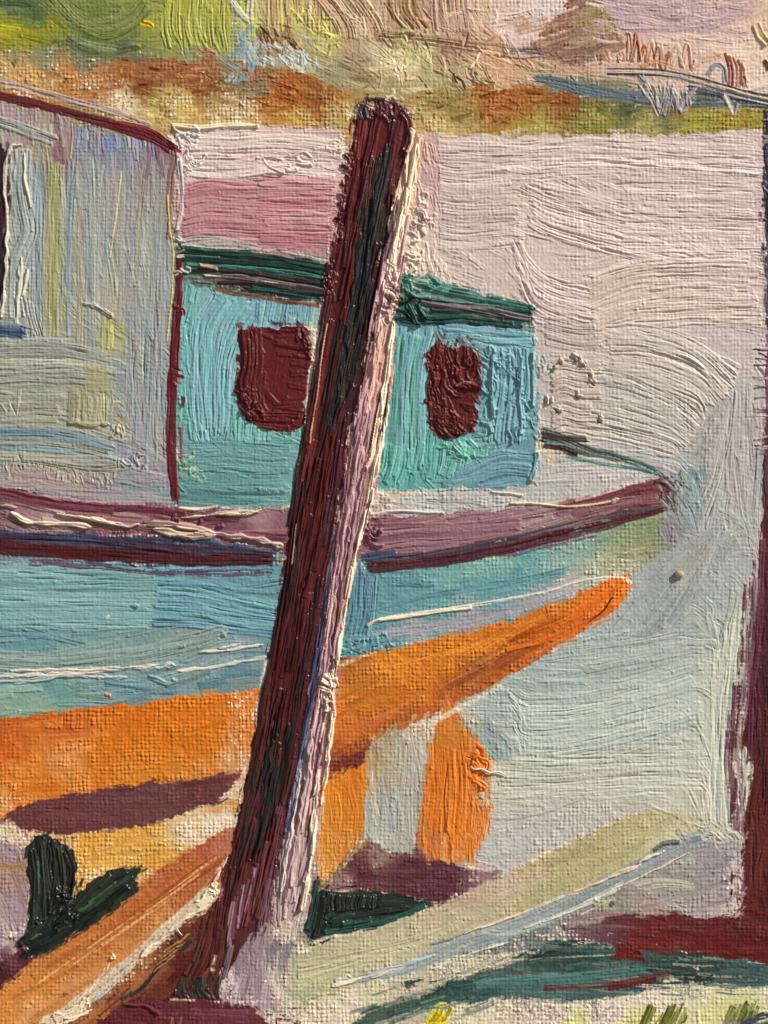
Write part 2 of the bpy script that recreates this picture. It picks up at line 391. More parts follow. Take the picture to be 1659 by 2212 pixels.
# --- top middle scrub
fill(BRUSH, [(520, B), (1040, B), (1060, 60), (1110, 120), (1240, 140), (1300, 160), (1180, 175), (1110, 290), (880, 300), (640, 270), (520, 200)],
     [(600, 20, (185, 152, 108)), (640, 20, (205, 195, 105)), (680, 40, (200, 188, 100)), (720, 30, (196, 160, 122)), (800, 30, (205, 178, 140)), (870, 20, (162, 122, 88)), (950, 30, (196, 156, 132)), (1010, 30, (215, 185, 155)), (605, 90, (160, 125, 80)), (700, 80, (205, 198, 105)), (740, 105, (180, 145, 115)), (660, 100, (178, 165, 100)), (850, 130, (228, 205, 160), .25), (900, 100, (210, 198, 135)), (970, 120, (178, 138, 112)), (1020, 150, (200, 170, 125)), (1070, 120, (220, 170, 130)), (720, 160, (165, 152, 112)), (850, 190, (172, 154, 104)), (960, 170, (178, 164, 110)), (1000, 230, (160, 138, 78)), (760, 210, (165, 142, 96)), (1100, 100, (198, 152, 120)), (1200, 150, (198, 155, 125)), (620, 130, (175, 182, 172)), (570, 170, (155, 165, 160)), (540, 120, (150, 165, 165)), (530, 30, (195, 195, 100))],
     guides=[[(600, -20), (605, 70)], [(720, 0), (790, 70)], [(850, 0), (865, 60)], [(960, 0), (975, 80)], [(640, 120), (720, 150)], [(800, 180), (1000, 175)], [(1000, 130), (1060, 170)], [(950, 250), (1100, 240)]],
     L=60, w=11, dens=1.5, vis=.55, br=.55, t=.8, lip=.5, dry=.25, col_j=14, fleck=.06)
for i in range(26):
    x = rng.uniform(575, 720); stroke([(x, -40), (x + rng.normal(2, 3), rng.uniform(30, 75))], rng.uniform(6, 12), [(178, 140, 100), (205, 190, 100), (190, 165, 115)][i % 3], BRUSH, t=1.4, br=.9, lip=.8, dry=.15)
for i in range(18):
    x = rng.uniform(700, 800); stroke([(x - 40, -30), (x, 20), (x + 25, 60), (x + 30, 85)], rng.uniform(7, 13), [(192, 152, 118), (208, 180, 142)][i % 2], BRUSH, t=1.4, br=1.0, lip=.8)
for i in range(14):
    x = rng.uniform(840, 905); stroke([(x, -40), (x - 4, 20), (x + 25, 62)], rng.uniform(6, 12), [(155, 112, 78), (196, 166, 120), (172, 132, 96)][i % 3], BRUSH, t=1.4, br=.9, lip=.8)
for i in range(18):
    x = rng.uniform(920, 1000); stroke([(x, -40), (x + 6, 20), (x + 12, 70)], rng.uniform(8, 14), [(192, 150, 128), (202, 168, 140)][i % 2], BRUSH, t=1.2, br=.8, lip=.6)
dabs(BRUSH, [(580, 80), (620, 110)], 26, 6, 22, [(150, 112, 72), (178, 142, 96), (128, 92, 60)], ang=50, aj=30, t=1.6, lip=1, spread=14)
dabs(BRUSH, [(690, 50), (715, 80)], 14, 7, 24, [(212, 205, 105), (200, 188, 96)], ang=80, aj=30, t=1.6, lip=1, spread=10)
dabs(BRUSH, [(560, 120), (620, 120), (660, 130)], 34, 7, 26, [(190, 196, 192), (160, 172, 172), (205, 200, 180)], ang=60, aj=35, t=1.4, lip=.8, spread=16)
dabs(BRUSH, [(980, 150), (1050, 170)], 26, 5, 30, [(205, 176, 130), (110, 82, 52), (180, 150, 105)], ang=50, aj=25, t=1.6, lip=1, spread=14)
dabs(BRUSH, [(850, 120), (870, 160)], 20, 6, 14, [(232, 210, 168)], ang=60, t=1.2, lip=.7, spread=10)
dabs(BRUSH, [(860, 95), (930, 120)], 22, 8, 28, [(212, 202, 136), (196, 182, 112)], ang=70, t=1, lip=.6, spread=12)
for dy in (0, 8, 17):
    stroke([(810, 70 + dy), (930, 80 + dy), (1106, 102 + dy * 1.4), (1170, 108 + dy), (1230, 132 + dy * .4)], 7, [(158, 118, 88), (120, 88, 66), (150, 118, 96)][dy // 8], BRUSH, t=1, dry=.25, br=.9, lip=.4)
stroke([(1100, 108), (1160, 110), (1226, 132)], 10, (140, 128, 122), BRUSH, t=.8, dry=.2)
for k in range(200):
    x = rng.uniform(560, 1240); y = rng.uniform(20, 200); a = rng.choice([70, 80, 100, 40, 10, 140]) + rng.normal(0, 15); v = np.array([math.cos(math.radians(a)), math.sin(math.radians(a))]) * rng.uniform(8, 22)
    j = int((y + MARGIN) * S); i = int((x + MARGIN) * S); c_ = COL[j, i] + rng.normal(0, 1) * np.array([22, 20, 16])
    stroke([(x - v[0], y - v[1]), (x + v[1] * .15, y), (x + v[0], y + v[1])], rng.uniform(4, 8), c_, BRUSH, t=1.0, br=1.0, lip=1.0, dry=.25)
# hill
fill(HILL, [(1223, B), (1299, 8), (1330, 45), (1345, 85), (1353, 95), (1310, 125), (1240, 140), (1200, 125), (1150, 105), (1188, 52), (1215, 25), (1223, 0)],
     [(1225, 10, (140, 88, 72)), (1280, 20, (158, 140, 96)), (1310, 60, (172, 146, 102)), (1200, 90, (155, 110, 86)), (1250, 110, (150, 108, 92)), (1320, 100, (165, 128, 104))],
     ang=-18, L=90, w=10, dens=1.4, vis=.95, t=.5, br=.7, lip=.3, dry=.4, edge=4, col_j=13, cj=10)
for k in range(34):
    y = rng.uniform(0, 122); x = rng.uniform(1225 - y * .25, 1290 + y * .4)
    stroke([(x - 26, y + 9), (x, y + 2), (x + 24, y - 9)], rng.uniform(5, 11), [(172, 142, 102), (140, 96, 78), (160, 128, 98), (158, 112, 94)][k % 4], HILL, t=.6, br=.9, dry=.4, lip=.3)
for k in range(16):
    x = rng.uniform(1110, 1210); y = rng.uniform(20, 100)
    stroke([(x - 40, y + 12), (x, y + 3), (x + 42, y - 12)], rng.uniform(5, 11), [(216, 186, 160), (190, 146, 118), (222, 198, 184)][k % 3], SKYP, t=.6, br=.9, dry=.5, lip=.3)
for k in range(64):
    x = rng.uniform(1290, 1640); y = rng.uniform(-5, 98)
    stroke([(x - 45, y - 4), (x, y + 4), (x + 45, y - 6)], rng.uniform(5, 11), [(206, 176, 168), (224, 194, 174), (190, 158, 160), (214, 184, 160)][k % 4], SKYP, t=.5, br=.8, dry=.5, lip=.3)
stroke([(1106, 70), (1180, 50), (1260, 25)], 26, (186, 140, 110), SKYP, dry=.5, t=.4, br=.4, lip=.2)
# zigzag scribbles
for pts_, w_, c, c2 in (([(1352, 136), (1357, 74), (1366, 130), (1374, 72), (1383, 128), (1392, 100), (1402, 140)], 10, (196, 132, 98), (232, 200, 166)), ([(1396, 140), (1408, 90), (1418, 146), (1424, 96), (1434, 150), (1446, 116), (1452, 146)], 11, (186, 120, 92), (226, 190, 158)),
                       ([(1446, 150), (1462, 100), (1474, 142), (1484, 98), (1494, 150), (1504, 128)], 11, (230, 198, 164), (176, 104, 76)), ([(1360, 134), (1376, 86), (1384, 134)], 7, (150, 84, 62), (206, 150, 116)), ([(1410, 146), (1421, 104), (1430, 148)], 6, (150, 92, 74), (214, 170, 138)), ([(1452, 150), (1466, 116), (1478, 150)], 6, (236, 210, 178), (206, 150, 120))):
    stroke(pts_, w_, c, SKYP, t=1.8, br=1.3, lip=1.6, mix=.3, col2=c2, cj=14, dry=.1, rag=1)
dabs(SKYP, [(1300, 125), (1345, 122)], 12, 5, 18, [(220, 180, 150), (180, 120, 92)], ang=70, aj=20, t=1.2, lip=.8, spread=6)
stroke([(1380, 148), (1420, 135), (1480, 150), (1520, 130), (1560, 120)], 12, (205, 150, 105), SKYP, t=.8, dry=.3)
stroke([(1525, 165), (1545, 140), (1562, 148), (1566, 180)], 12, (150, 160, 168), SKYP, t=1.6, lip=1.2, col2=(120, 128, 140))
for x in (1572, 1580, 1590, 1598, 1606): stroke([(x - 6, 112 + (x - 1570) * .6), (x + 2, 150), (x + 2, 188)], 7, [(170, 92, 66), (222, 176, 140), (150, 80, 66)][x % 3], SKYP, t=1.6, lip=1.1, br=.9)
stroke([(1606, 165), (1612, 190)], 5, (60, 40, 48), SKYP, t=1.2)
stroke([(1630, 50), (1642, 75), (1659, 95)], 18, (226, 190, 140), SKYP, t=2.5, lip=1.6, col2=(200, 160, 110))
stroke([(1650, 130), (1664, 150)], 12, (90, 70, 52), SKYP, t=2.5, lip=1.6)
stroke([(1600, 205), (1640, 190), (1690, 185)], 12, (222, 205, 190), SKYP, t=1.8, lip=1.1)
# --- bank bands
fill(BANK, [(B, 115), (100, 90), (260, 100), (420, 112), (560, 150), (640, 160), (760, 205), (900, 205), (1050, 190), (1150, 190), (1300, 225), (1560, 235), (RX, 232), (RX, 275), (1600, 284), (1500, 292), (1250, 296), (900, 297), (740, 283), (520, 272), (330, 275), (240, 245), (140, 212), (0, 178), (B, 150)],
     [(30, 110, (150, 140, 88), 0.26), (100, 118, (138, 136, 104), 0.33), (200, 122, (130, 130, 98), 0.24), (20, 145, (205, 165, 108), 0.43), (60, 165, (200, 150, 78), 0.33), (150, 165, (188, 126, 64), 0.26), (210, 195, (190, 120, 72), 0.43), (250, 165, (160, 96, 48), 0.15), (300, 200, (140, 80, 40), 0.11), (380, 150, (158, 94, 54), 0.11), (430, 120, (170, 110, 76), 0.16), (440, 190, (150, 90, 44), 0.11), (500, 180, (135, 115, 76), 0.11), (250, 228, (232, 215, 170), 0.59), (340, 240, (200, 180, 100), 0.59), (400, 235, (210, 180, 90), 0.53), (520, 245, (220, 180, 110), 0.53), (640, 250, (206, 158, 68), 0.43), (740, 255, (200, 160, 80), 0.47), (640, 190, (166, 92, 42), 0.09), (700, 215, (152, 92, 44), 0.09), (600, 215, (180, 110, 52), 0.12), (560, 180, (140, 120, 84), 0.09), (800, 235, (172, 148, 92), 0.11), (960, 235, (150, 128, 66), 0.11), (950, 280, (210, 180, 110), 0.43), (1080, 200, (162, 90, 44), 0.09), (1120, 225, (165, 98, 44), 0.06), (1130, 262, (160, 142, 50), 0.12), (1220, 225, (150, 84, 42), 0.06), (1300, 270, (150, 140, 52), 0.16), (1350, 245, (88, 96, 60), 0.05), (1420, 258, (82, 92, 62), 0.05), (1300, 250, (120, 110, 50), 0.05), (1500, 270, (152, 146, 50), 0.09), (1580, 255, (160, 140, 48), 0.11), (1480, 240, (150, 105, 50), 0.05), (1400, 285, (175, 160, 90), 0.33), (1150, 288, (178, 162, 76), 0.33)],
     guides=[[(0, 150), (260, 190), (420, 200)], [(560, 200), (760, 240)], [(900, 250), (1200, 250)], [(1200, 240), (1440, 265), (1640, 262)]], L=60, w=9, dens=1.3, vis=.95, t=.3, br=.4, lip=.12, dry=.55, edge=9, col_j=15, cj=14, aj=14)
for k in range(150):
    x = rng.uniform(-60, 1640); y = 150 + 90 * (x / 900 if x < 900 else 1) + rng.normal(0, 22)
    stroke([(x, y - 7), (x + rng.normal(2, 3), y + 8)], rng.uniform(4, 8), [(150, 88, 44), (196, 132, 70), (120, 72, 40), (176, 140, 70), (206, 170, 110)][k % 5] if x < 1150 else [(140, 130, 50), (110, 108, 48), (170, 150, 70), (160, 96, 46)][k % 4], BANK, t=.5, br=.6, dry=.45, lip=.3)
# --- top left foliage
fill(FOL, [(B, B), (500, B), (505, 40), (490, 100), (440, 128), (330, 130), (200, 125), (120, 95), (60, 108), (B, 118)],
     [(30, 15, (78, 100, 62)), (80, 30, (80, 102, 58)), (20, 40, (172, 164, 30)), (60, 60, (152, 146, 28)), (110, 55, (148, 146, 30)), (30, 90, (140, 138, 36)), (110, 95, (128, 134, 58)), (160, 25, (128, 132, 66)), (220, 30, (108, 124, 50)), (250, 60, (106, 118, 60)), (300, 15, (136, 144, 52)), (330, 40, (152, 154, 58)), (400, 25, (164, 166, 50)), (450, 60, (172, 170, 74)), (380, 80, (160, 162, 74)), (480, 30, (178, 178, 70)), (270, 100, (98, 110, 68)), (200, 90, (108, 116, 74)), (300, 120, (112, 114, 82)), (430, 115, (135, 136, 88))],
     guides=[[(-50, 40), (100, 50)], [(110, 0), (170, 60), (260, 78), (330, 30)], [(400, 0), (410, 90)], [(460, 0), (450, 100)], [(200, 110), (330, 110)]], L=80, w=13, dens=1.2, vis=.55, t=.6, br=.5, lip=.4, dry=.22, col_j=10, edge=7, fleck=.04)
for k in range(9):
    r_ = k * 9
    stroke([(95 + r_ * .4, -20 + r_ * .2), (150 + r_ * .3, 40 + r_ * .1), (225, 88 - r_ * .6), (290 - r_ * .2, 62 - r_ * .5), (325 - r_ * .3, 20 - r_ * .4)], 14, [(120, 130, 58), (100, 116, 54), (134, 138, 70)][k % 3], FOL, t=.8, br=.8, lip=.5, dry=.2)
for k in range(20):
    x = 352 + k * 7 + rng.normal(0, 2); stroke([(x + 2, rng.uniform(-30, 30)), (x, 60), (x + rng.normal(6, 6), rng.uniform(85, 118))], rng.uniform(6, 11), [(170, 170, 70), (160, 160, 74), (178, 178, 62)][k % 3], FOL, t=1.3, br=1.0, lip=.8, dry=.05)
stroke([(306, 48), (322, 52), (334, 60)], 12, (238, 186, 18), FOL, t=1.8, lip=1.2, col2=(225, 150, 10))
for (x, y) in ((298, 95), (300, 108), (326, 112), (345, 56)): stroke([(x, y), (x + 2, y + 10)], 6, (205, 172, 30), FOL, t=.6)
for k in range(9):
    x = rng.uniform(495, 570); y = rng.uniform(30, 150); stroke([(x, y), (x - 10, y + 18), (x - 26, y + 40)], rng.uniform(9, 15), [(146, 166, 172), (166, 178, 176), (128, 152, 164)][k % 3], BRUSH, t=.9, br=.7, dry=.2)
stroke([(500, 0), (520, 30), (540, 48)], 14, (206, 205, 190), BRUSH, t=2, lip=1.3); stroke([(545, -10), (540, 48)], 18, (210, 198, 160), BRUSH, t=2.2, lip=1.4)
stroke([(470, 118), (500, 140), (548, 168)], 26, (142, 142, 124), BRUSH, t=.6, dry=.35, br=.6)
dabs(BANK, [(440, 112), (455, 118)], 8, 7, 16, [(206, 140, 110), (186, 110, 80)], t=1, spread=6)
dabs(BANK, [(505, 130), (545, 165)], 10, 5, 14, [(196, 116, 84)], t=.8, spread=8)
# --- shoreline
stroke([(1148, 168), (1210, 180), (1273, 196), (1373, 212), (1480, 218), (1590, 216), (1700, 222)], (26, 40), (100, 116, 124), SHORE, t=1.0, br=.8, lip=.5, dry=.12, col2=(72, 92, 108), mix=.1)
stroke([(1480, 190), (1580, 208), (1700, 222)], (20, 26), (76, 86, 102), SHORE, t=1.0, br=.9, lip=.5, dry=.18, col2=(54, 62, 84))
stroke([(1140, 155), (1230, 160), (1330, 172), (1400, 182)], 16, (178, 156, 128), SHORE, t=.9, br=.8, dry=.3)
for dy, c in ((0, (60, 56, 64)), (6, (205, 180, 150)), (11, (70, 72, 86)), (17, (190, 170, 150))):
    stroke([(1310, 148 + dy), (1433, 153 + dy), (1523, 172 + dy), (1613, 198 + dy), (1700, 214 + dy)], 5, c, SHORE, t=1.2, br=.9, dry=.22, lip=.6)
for p_ in ([(1376, 165), (1392, 185), (1412, 220), (1428, 256)], [(1430, 256), (1440, 225), (1447, 182)], [(1447, 182), (1458, 212), (1464, 246)], [(1466, 246), (1484, 218), (1506, 196)], [(1415, 180), (1420, 210), (1424, 236)], [(1475, 190), (1478, 215), (1482, 235)]):
    stroke(p_, 26, (190, 172, 164), SHORE, t=1.4, br=1.5, lip=1.2, col2=(132, 126, 134), dry=.28, mix=.5, cj=14)
stroke([(1560, 202), (1574, 222), (1586, 252)], 12, (196, 178, 162), SHORE, t=1.4, lip=1.0); stroke([(1586, 250), (1596, 222)], 9, (150, 140, 130), SHORE, t=1.4, lip=1)
stroke([(1378, 160), (1394, 182)], 9, (120, 128, 140), SHORE, t=1.6, lip=1)

# --- pale water at the right
fill(WATER, [(872, 292), (1250, 294), (1500, 290), (1640, 284), (RX, 300), (RX, 1900), (1620, 1850), (1500, 1780), (1380, 1752), (1280, 1790), (1100, 1885), (1020, 1850), (1060, 1600), (950, 1540), (1250, 1365), (1340, 1260), (1430, 1180), (1460, 1060), (1160, 965), (1155, 690), (1000, 640), (850, 605)],
     [(950, 330, (216, 186, 174)), (1100, 340, (216, 190, 176)), (1300, 330, (214, 188, 174)), (1550, 330, (212, 184, 176)), (950, 420, (208, 180, 170)), (1150, 430, (214, 190, 174)), (1350, 430, (214, 190, 178)), (1560, 430, (204, 182, 178)), (1000, 540, (206, 184, 172)), (1200, 560, (212, 192, 178)), (1450, 600, (216, 194, 180)), (1600, 600, (208, 186, 178)), (1200, 700, (200, 182, 172)), (1400, 700, (212, 192, 180)), (1300, 800, (194, 180, 168)), (1450, 820, (196, 184, 174)), (1580, 760, (200, 184, 178)), (1250, 900, (190, 178, 168)), (1420, 920, (186, 178, 170)), (1540, 920, (178, 174, 166)), (1600, 1000, (178, 170, 164)), (1380, 1000, (180, 178, 172)), (1480, 1060, (160, 166, 164)), (1560, 1100, (172, 174, 166)), (1470, 1180, (156, 158, 156)), (1560, 1250, (168, 172, 166)), (1450, 1300, (160, 164, 162)), (1400, 1360, (162, 168, 164)), (1590, 1350, (180, 184, 168)), (1250, 1450, (166, 178, 172)), (1400, 1450, (180, 188, 176)), (1150, 1500, (160, 174, 168)), (1550, 1500, (190, 194, 172)), (1200, 1600, (184, 190, 176)), (1420, 1600, (190, 194, 178)), (1560, 1650, (198, 200, 176)), (1120, 1700, (200, 196, 172)), (1300, 1680, (196, 192, 176)), (1180, 1770, (188, 182, 174)), (1450, 1720, (196, 192, 170)), (1580, 1760, (200, 192, 168)), (1060, 1800, (190, 186, 178))],
     guides=[[(900, 320), (1200, 330), (1640, 345)], [(930, 420), (1000, 440), (1120, 430)], [(1130, 385), (1250, 420), (1400, 460), (1520, 530)], [(1560, 400), (1640, 410)], [(1106, 560), (1150, 620), (1280, 650)], [(1280, 600), (1380, 570), (1640, 562)], [(1290, 690), (1400, 680), (1620, 700)], [(1180, 800), (1300, 800), (1450, 850), (1530, 900)], [(1200, 930), (1350, 950), (1500, 980)], [(1575, 840), (1555, 960), (1515, 1110)], [(1620, 900), (1625, 1200)], [(1380, 1370), (1470, 1280), (1580, 1150)], [(1120, 1500), (1250, 1500), (1400, 1470), (1540, 1420)], [(1110, 1650), (1300, 1640), (1500, 1630)], [(1590, 1320), (1560, 1500), (1560, 1750)]],
     L=130, w=17, dens=1.3, vis=.42, t=1.0, br=.6, lip=.55, dry=.06, col_j=4, cj=5, mix=.2)
def comb(pid, paths, w, cols, k=1, **kw):
    """broad combed strokes side by side"""
    for i, p_ in enumerate(paths):
        q = np.array(p_, float); d0 = q[0] - q[1]; d1 = q[-1] - q[-2]
        q[0] += d0 / (np.hypot(*d0) + 1e-6) * rng.uniform(-12, 12); q[-1] += d1 / (np.hypot(*d1) + 1e-6) * rng.uniform(-22, 12); q += rng.normal(0, 1.5, q.shape)
        k2 = dict(kw); f_ = rng.uniform(.45, 1.15); k2['br'] = kw.get('br', .7) * f_; k2['t'] = kw.get('t', 2) * (.6 + .4 * f_)
        stroke(q, w * rng.uniform(.95, 1.35), np.array(cols[i % len(cols)]) + rng.normal(0, 4), pid, **k2)
PK = [(216, 192, 183), (210, 186, 179), (221, 199, 190)]
comb(WATER, [[(915, y), (1100, y + 4), (1280, y - 2), (1640, y + 14)] for y in (312, 334, 356, 378)], 24, PK, t=1.7, br=1.0, lip=1.0, mix=.1, cj=4)
comb(WATER, [[(1130 + i * 3, 388 + i * 22), (1180, 410 + i * 22), (1280, 432 + i * 24), (1400, 468 + i * 22), (1500, 520 + i * 15)] for i in range(5)], 25, PK, t=1.8, br=1.1, lip=1.1, mix=.08, cj=4)
comb(WATER, [[(1340, y), (1480, y + 4), (1650, y + 8)] for y in (392, 412, 432, 452, 472, 494, 515, 535)], 22, PK[1:], t=1.5, br=1.0, lip=.8, mix=.15, cj=4)
comb(WATER, [[(925, y - 6), (990, y + 6), (1050, y + 3), (1125, y - 4)] for y in (350, 372, 394, 416, 438, 460, 482, 504, 526)], 23, [(208, 180, 170), (204, 180, 166), (210, 188, 174)], t=1.6, br=1.0, lip=.9, mix=.1, cj=4)
comb(WATER, [[(1112 + i * 4, 520 + i * 22), (1140 + i * 2, 570 + i * 20), (1190, 605 + i * 18), (1285, 630 + i * 18)] for i in range(5)], 24, PK, t=1.8, br=1.1, lip=1.0, mix=.08, cj=4)
comb(WATER, [[(1275, 606 + i * 22), (1360, 576 + i * 22), (1480, 566 + i * 21), (1640, 566 + i * 21)] for i in range(7)], 24, [(218, 196, 180), (212, 190, 174)], t=1.8, br=1.1, lip=1.0, mix=.08, cj=4)
comb(WATER, [[(1165, 690 + i * 21), (1240, 706 + i * 21), (1300, 708 + i * 22)] for i in range(3)], 24, [(196, 180, 170)], t=1.8, br=1.0, lip=1.0, mix=.1)
comb(WATER, [[(1310, 708 + i * 23), (1400, 712 + i * 24), (1500, 745 + i * 25), (1590 - i * 14, 820 + i * 18)] for i in range(7)], 25, [(200, 186, 176), (192, 180, 170), (204, 190, 178)], t=1.8, br=1.1, lip=1.0, mix=.08, cj=4)
comb(WATER, [[(1240, 800 + i * 22), (1340, 815 + i * 22), (1440, 855 + i * 20), (1505 - i * 6, 905 + i * 14)] for i in range(7)], 24, [(190, 178, 168), (184, 174, 164)], t=1.7, br=1.1, lip=1.0, mix=.1, cj=5)
# knobbly patch beside the cabin
for k in range(11):
    y = 780 + k * 15; stroke([(1190, y + 10), (1215, y - 4), (1250, y + 4), (1290 + rng.normal(0, 8), y + 6)], 15, [(198, 182, 168), (188, 172, 158)][k % 2], WATER, t=2.0, br=1.0, lip=1.8, mix=.1)
for (x, y, a) in ((1196, 795, 60), (1212, 778, 10), (1245, 772, 0), (1264, 786, 70), (1277, 806, 65), (1282, 824, 60), (1250, 850, 0), (1206, 882, 20), (1300, 905, 20), (1180, 860, 80)):
    dabs(WATER, [(x - 5, y - 4), (x, y), (x + 5, y + 4)], 3, 7, 9, [(198, 182, 166), (186, 170, 154), (204, 186, 164)], ang=a, aj=30, t=5, lip=1.6, spread=3)
    stroke([(x - 8, y + 3), (x - 4, y + 8), (x, y + 10)], 5, (150, 136, 122), WATER, t=-1, br=.3, lip=0, keep=.2)
# right hand vertical passages
comb(WATER, [[(1585 - i * 10, 850 + i * 10), (1572 - i * 10, 950), (1548 - i * 10, 1040), (1525 - i * 16, 1110)] for i in range(6)], 16, [(182, 178, 168), (174, 172, 162)], t=1.3, br=1.0, lip=.8, mix=.1)
fill(WATER, [(1505, 920), (1570, 860), (1545, 960), (1515, 1060), (1495, 1010)], [(1530, 950, (170, 166, 158))], ang=-55, L=60, w=14, dens=.6, vis=.75, t=.3, br=.3, lip=.2)
comb(WATER, [[(1640, 860 + i * 90), (1638, 920 + i * 90), (1634, 990 + i * 90)] for i in range(5)], 18, [(180, 160, 158), (168, 164, 160), (172, 172, 164)], t=.9, br=.8, lip=.5, dry=.2)
comb(WATER, [[(1380 + i * 14, 1385 - i * 6), (1460 + i * 10, 1300 - i * 8), (1560, 1180 - i * 10)] for i in range(5)], 22, [(160, 164, 162), (168, 172, 168)], t=.8, br=.8, lip=.4, dry=.22)
comb(WATER, [[(1112 + 3 * i, 1490 + i * 24), (1140, 1512 + i * 24), (1250, 1508 + i * 23), (1400, 1478 + i * 22), (1520, 1440 + i * 22)] for i in range(6)], 24, [(176, 186, 176), (186, 192, 178), (180, 188, 178)], t=1.2, br=.9, lip=.7, mix=.12, cj=4)
comb(WATER, [[(1225 + 10 * i, 1410 + i * 22), (1350, 1396 + i * 20), (1490, 1370 + i * 18)] for i in range(4)], 22, [(168, 178, 172), (178, 184, 174)], t=.9, br=.7, lip=.5, mix=.15, dry=.1)
comb(WATER, [[(1075, 1640 + i * 24), (1200, 1642 + i * 22), (1380, 1634 + i * 20), (1520, 1628 + i * 22)] for i in range(4)], 24, [(192, 194, 176), (198, 196, 176)], t=1.0, br=.8, lip=.6, mix=.15, cj=4)
comb(WATER, [[(1602 - i * 11, 1300 + i * 20), (1588 - i * 9, 1450), (1570 - i * 6, 1600), (1580 - i * 8, 1780)] for i in range(6)], 14, [(194, 196, 174), (184, 190, 172), (204, 204, 180)], t=1.2, br=1.0, lip=.8, mix=.1)
fill(WATER, [(1040, 1850), (1090, 1790), (1180, 1760), (1270, 1725), (1420, 1742), (1330, 1775), (1200, 1830), (1110, 1880)], [(1150, 1800, (188, 184, 174)), (1350, 1750, (192, 184, 172))], ang=-20, L=80, w=18, dens=.4, vis=.75, t=.3, br=.3, lip=.2)
stroke([(1090, 1770), (1180, 1752), (1265, 1722)], 8, (172, 168, 158), WATER, t=.9, lip=.8, dry=.1)
for a in ([(1460, 1240), (1500, 1195), (1528, 1168)], [(1495, 1224), (1520, 1202), (1540, 1182)]): stroke(a, 4.5, (196, 146, 96), WATER, t=.3, br=.3, lip=.2, dry=.6)
# knobbly pinkish margin right of the post
fill(WATER, [(885, 285), (945, 300), (950, 420), (945, 560), (985, 610), (880, 620), (860, 560), (880, 430)], [(910, 330, (205, 160, 150)), (915, 440, (214, 184, 170)), (900, 560, (220, 196, 176)), (920, 400, (196, 160, 152))], ang=80, L=30, w=9, dens=1.0, vis=.4, t=1.6, br=.8, lip=1.0, edge=6, fleck=.12)
dabs(WATER, [(905, 420), (900, 500), (880, 590)], 46, 7, 20, [(222, 196, 176), (206, 170, 160), (228, 210, 180)], ang=30, aj=35, t=2.6, lip=1.8, spread=13)

# --- rose and white patch between wheelhouse and post
fill(ROSE, [(382, 285), (520, 272), (740, 283), (745, 400), (720, 545), (385, 535)],
     [(400, 300, (224, 206, 184)), (450, 330, (218, 200, 192)), (560, 310, (222, 194, 178)), (700, 310, (214, 184, 172)), (450, 370, (212, 188, 184)), (600, 360, (216, 178, 174)), (700, 350, (220, 190, 176)), (460, 420, (194, 132, 136)), (600, 420, (202, 142, 144)), (700, 400, (208, 156, 156)), (470, 480, (184, 118, 124)), (620, 490, (190, 124, 130)), (690, 480, (196, 136, 138)), (430, 515, (178, 160, 156)), (520, 522, (180, 154, 150)), (640, 528, (188, 130, 132))],
     guides=[[(390, 300), (740, 305)], [(390, 420), (740, 425)], [(390, 500), (740, 510)]], L=120, w=15, dens=1.3, vis=.35, t=1.1, br=.8, lip=.7, dry=.05, col_j=5)
comb(ROSE, [[(392, y + 8), (440, y - 2), (520, y), (600, y + 2), (725, y + 4)] for y in (402, 424, 446, 468, 490, 510)], 26, [(196, 134, 138), (188, 122, 128), (202, 142, 146)], t=1.9, br=1.25, lip=1.0, mix=.08, cj=5)
comb(ROSE, [[(560, y), (640, y + 2), (735, y + 4)] for y in (396, 420, 444, 468, 492, 515)], 26, [(208, 150, 152), (198, 134, 140), (190, 120, 128)], t=2.0, br=1.2, lip=1.1, mix=.08, cj=5)
comb(ROSE, [[(400, y), (500, y + 3), (600, y - 4), (735, y + 6)] for y in (306, 328, 350, 370)], 24, [(222, 200, 188), (216, 188, 178), (220, 192, 182)], t=1.8, br=1.2, lip=1.2, mix=.12)
comb(ROSE, [[(392, 520), (450, 516), (520, 524)], [(400, 530), (500, 526), (560, 534)]], 15, [(182, 166, 160), (176, 158, 152)], t=1.4, br=.9, lip=.8)
stroke([(370, 270), (440, 276), (500, 270), (560, 274)], 10, (236, 214, 180), ROSE, t=3, lip=2); stroke([(480, 276), (560, 274)], 8, (238, 212, 178), ROSE, t=3.5, lip=2)
dabs(ROSE, [(388, 290), (410, 330), (420, 370)], 30, 8, 24, [(220, 204, 196), (200, 190, 182), (222, 196, 190)], ang=20, aj=40, t=2.8, lip=2.0, spread=12)
dabs(ROSE, [(560, 340), (620, 350), (720, 335)], 16, 6, 44, [(226, 200, 186), (206, 168, 164)], ang=3, aj=7, t=2.6, lip=1.5, spread=12)
dabs(ROSE, [(725, 300), (735, 330)], 14, 7, 16, [(222, 204, 178)], t=2, lip=1.3, spread=10)

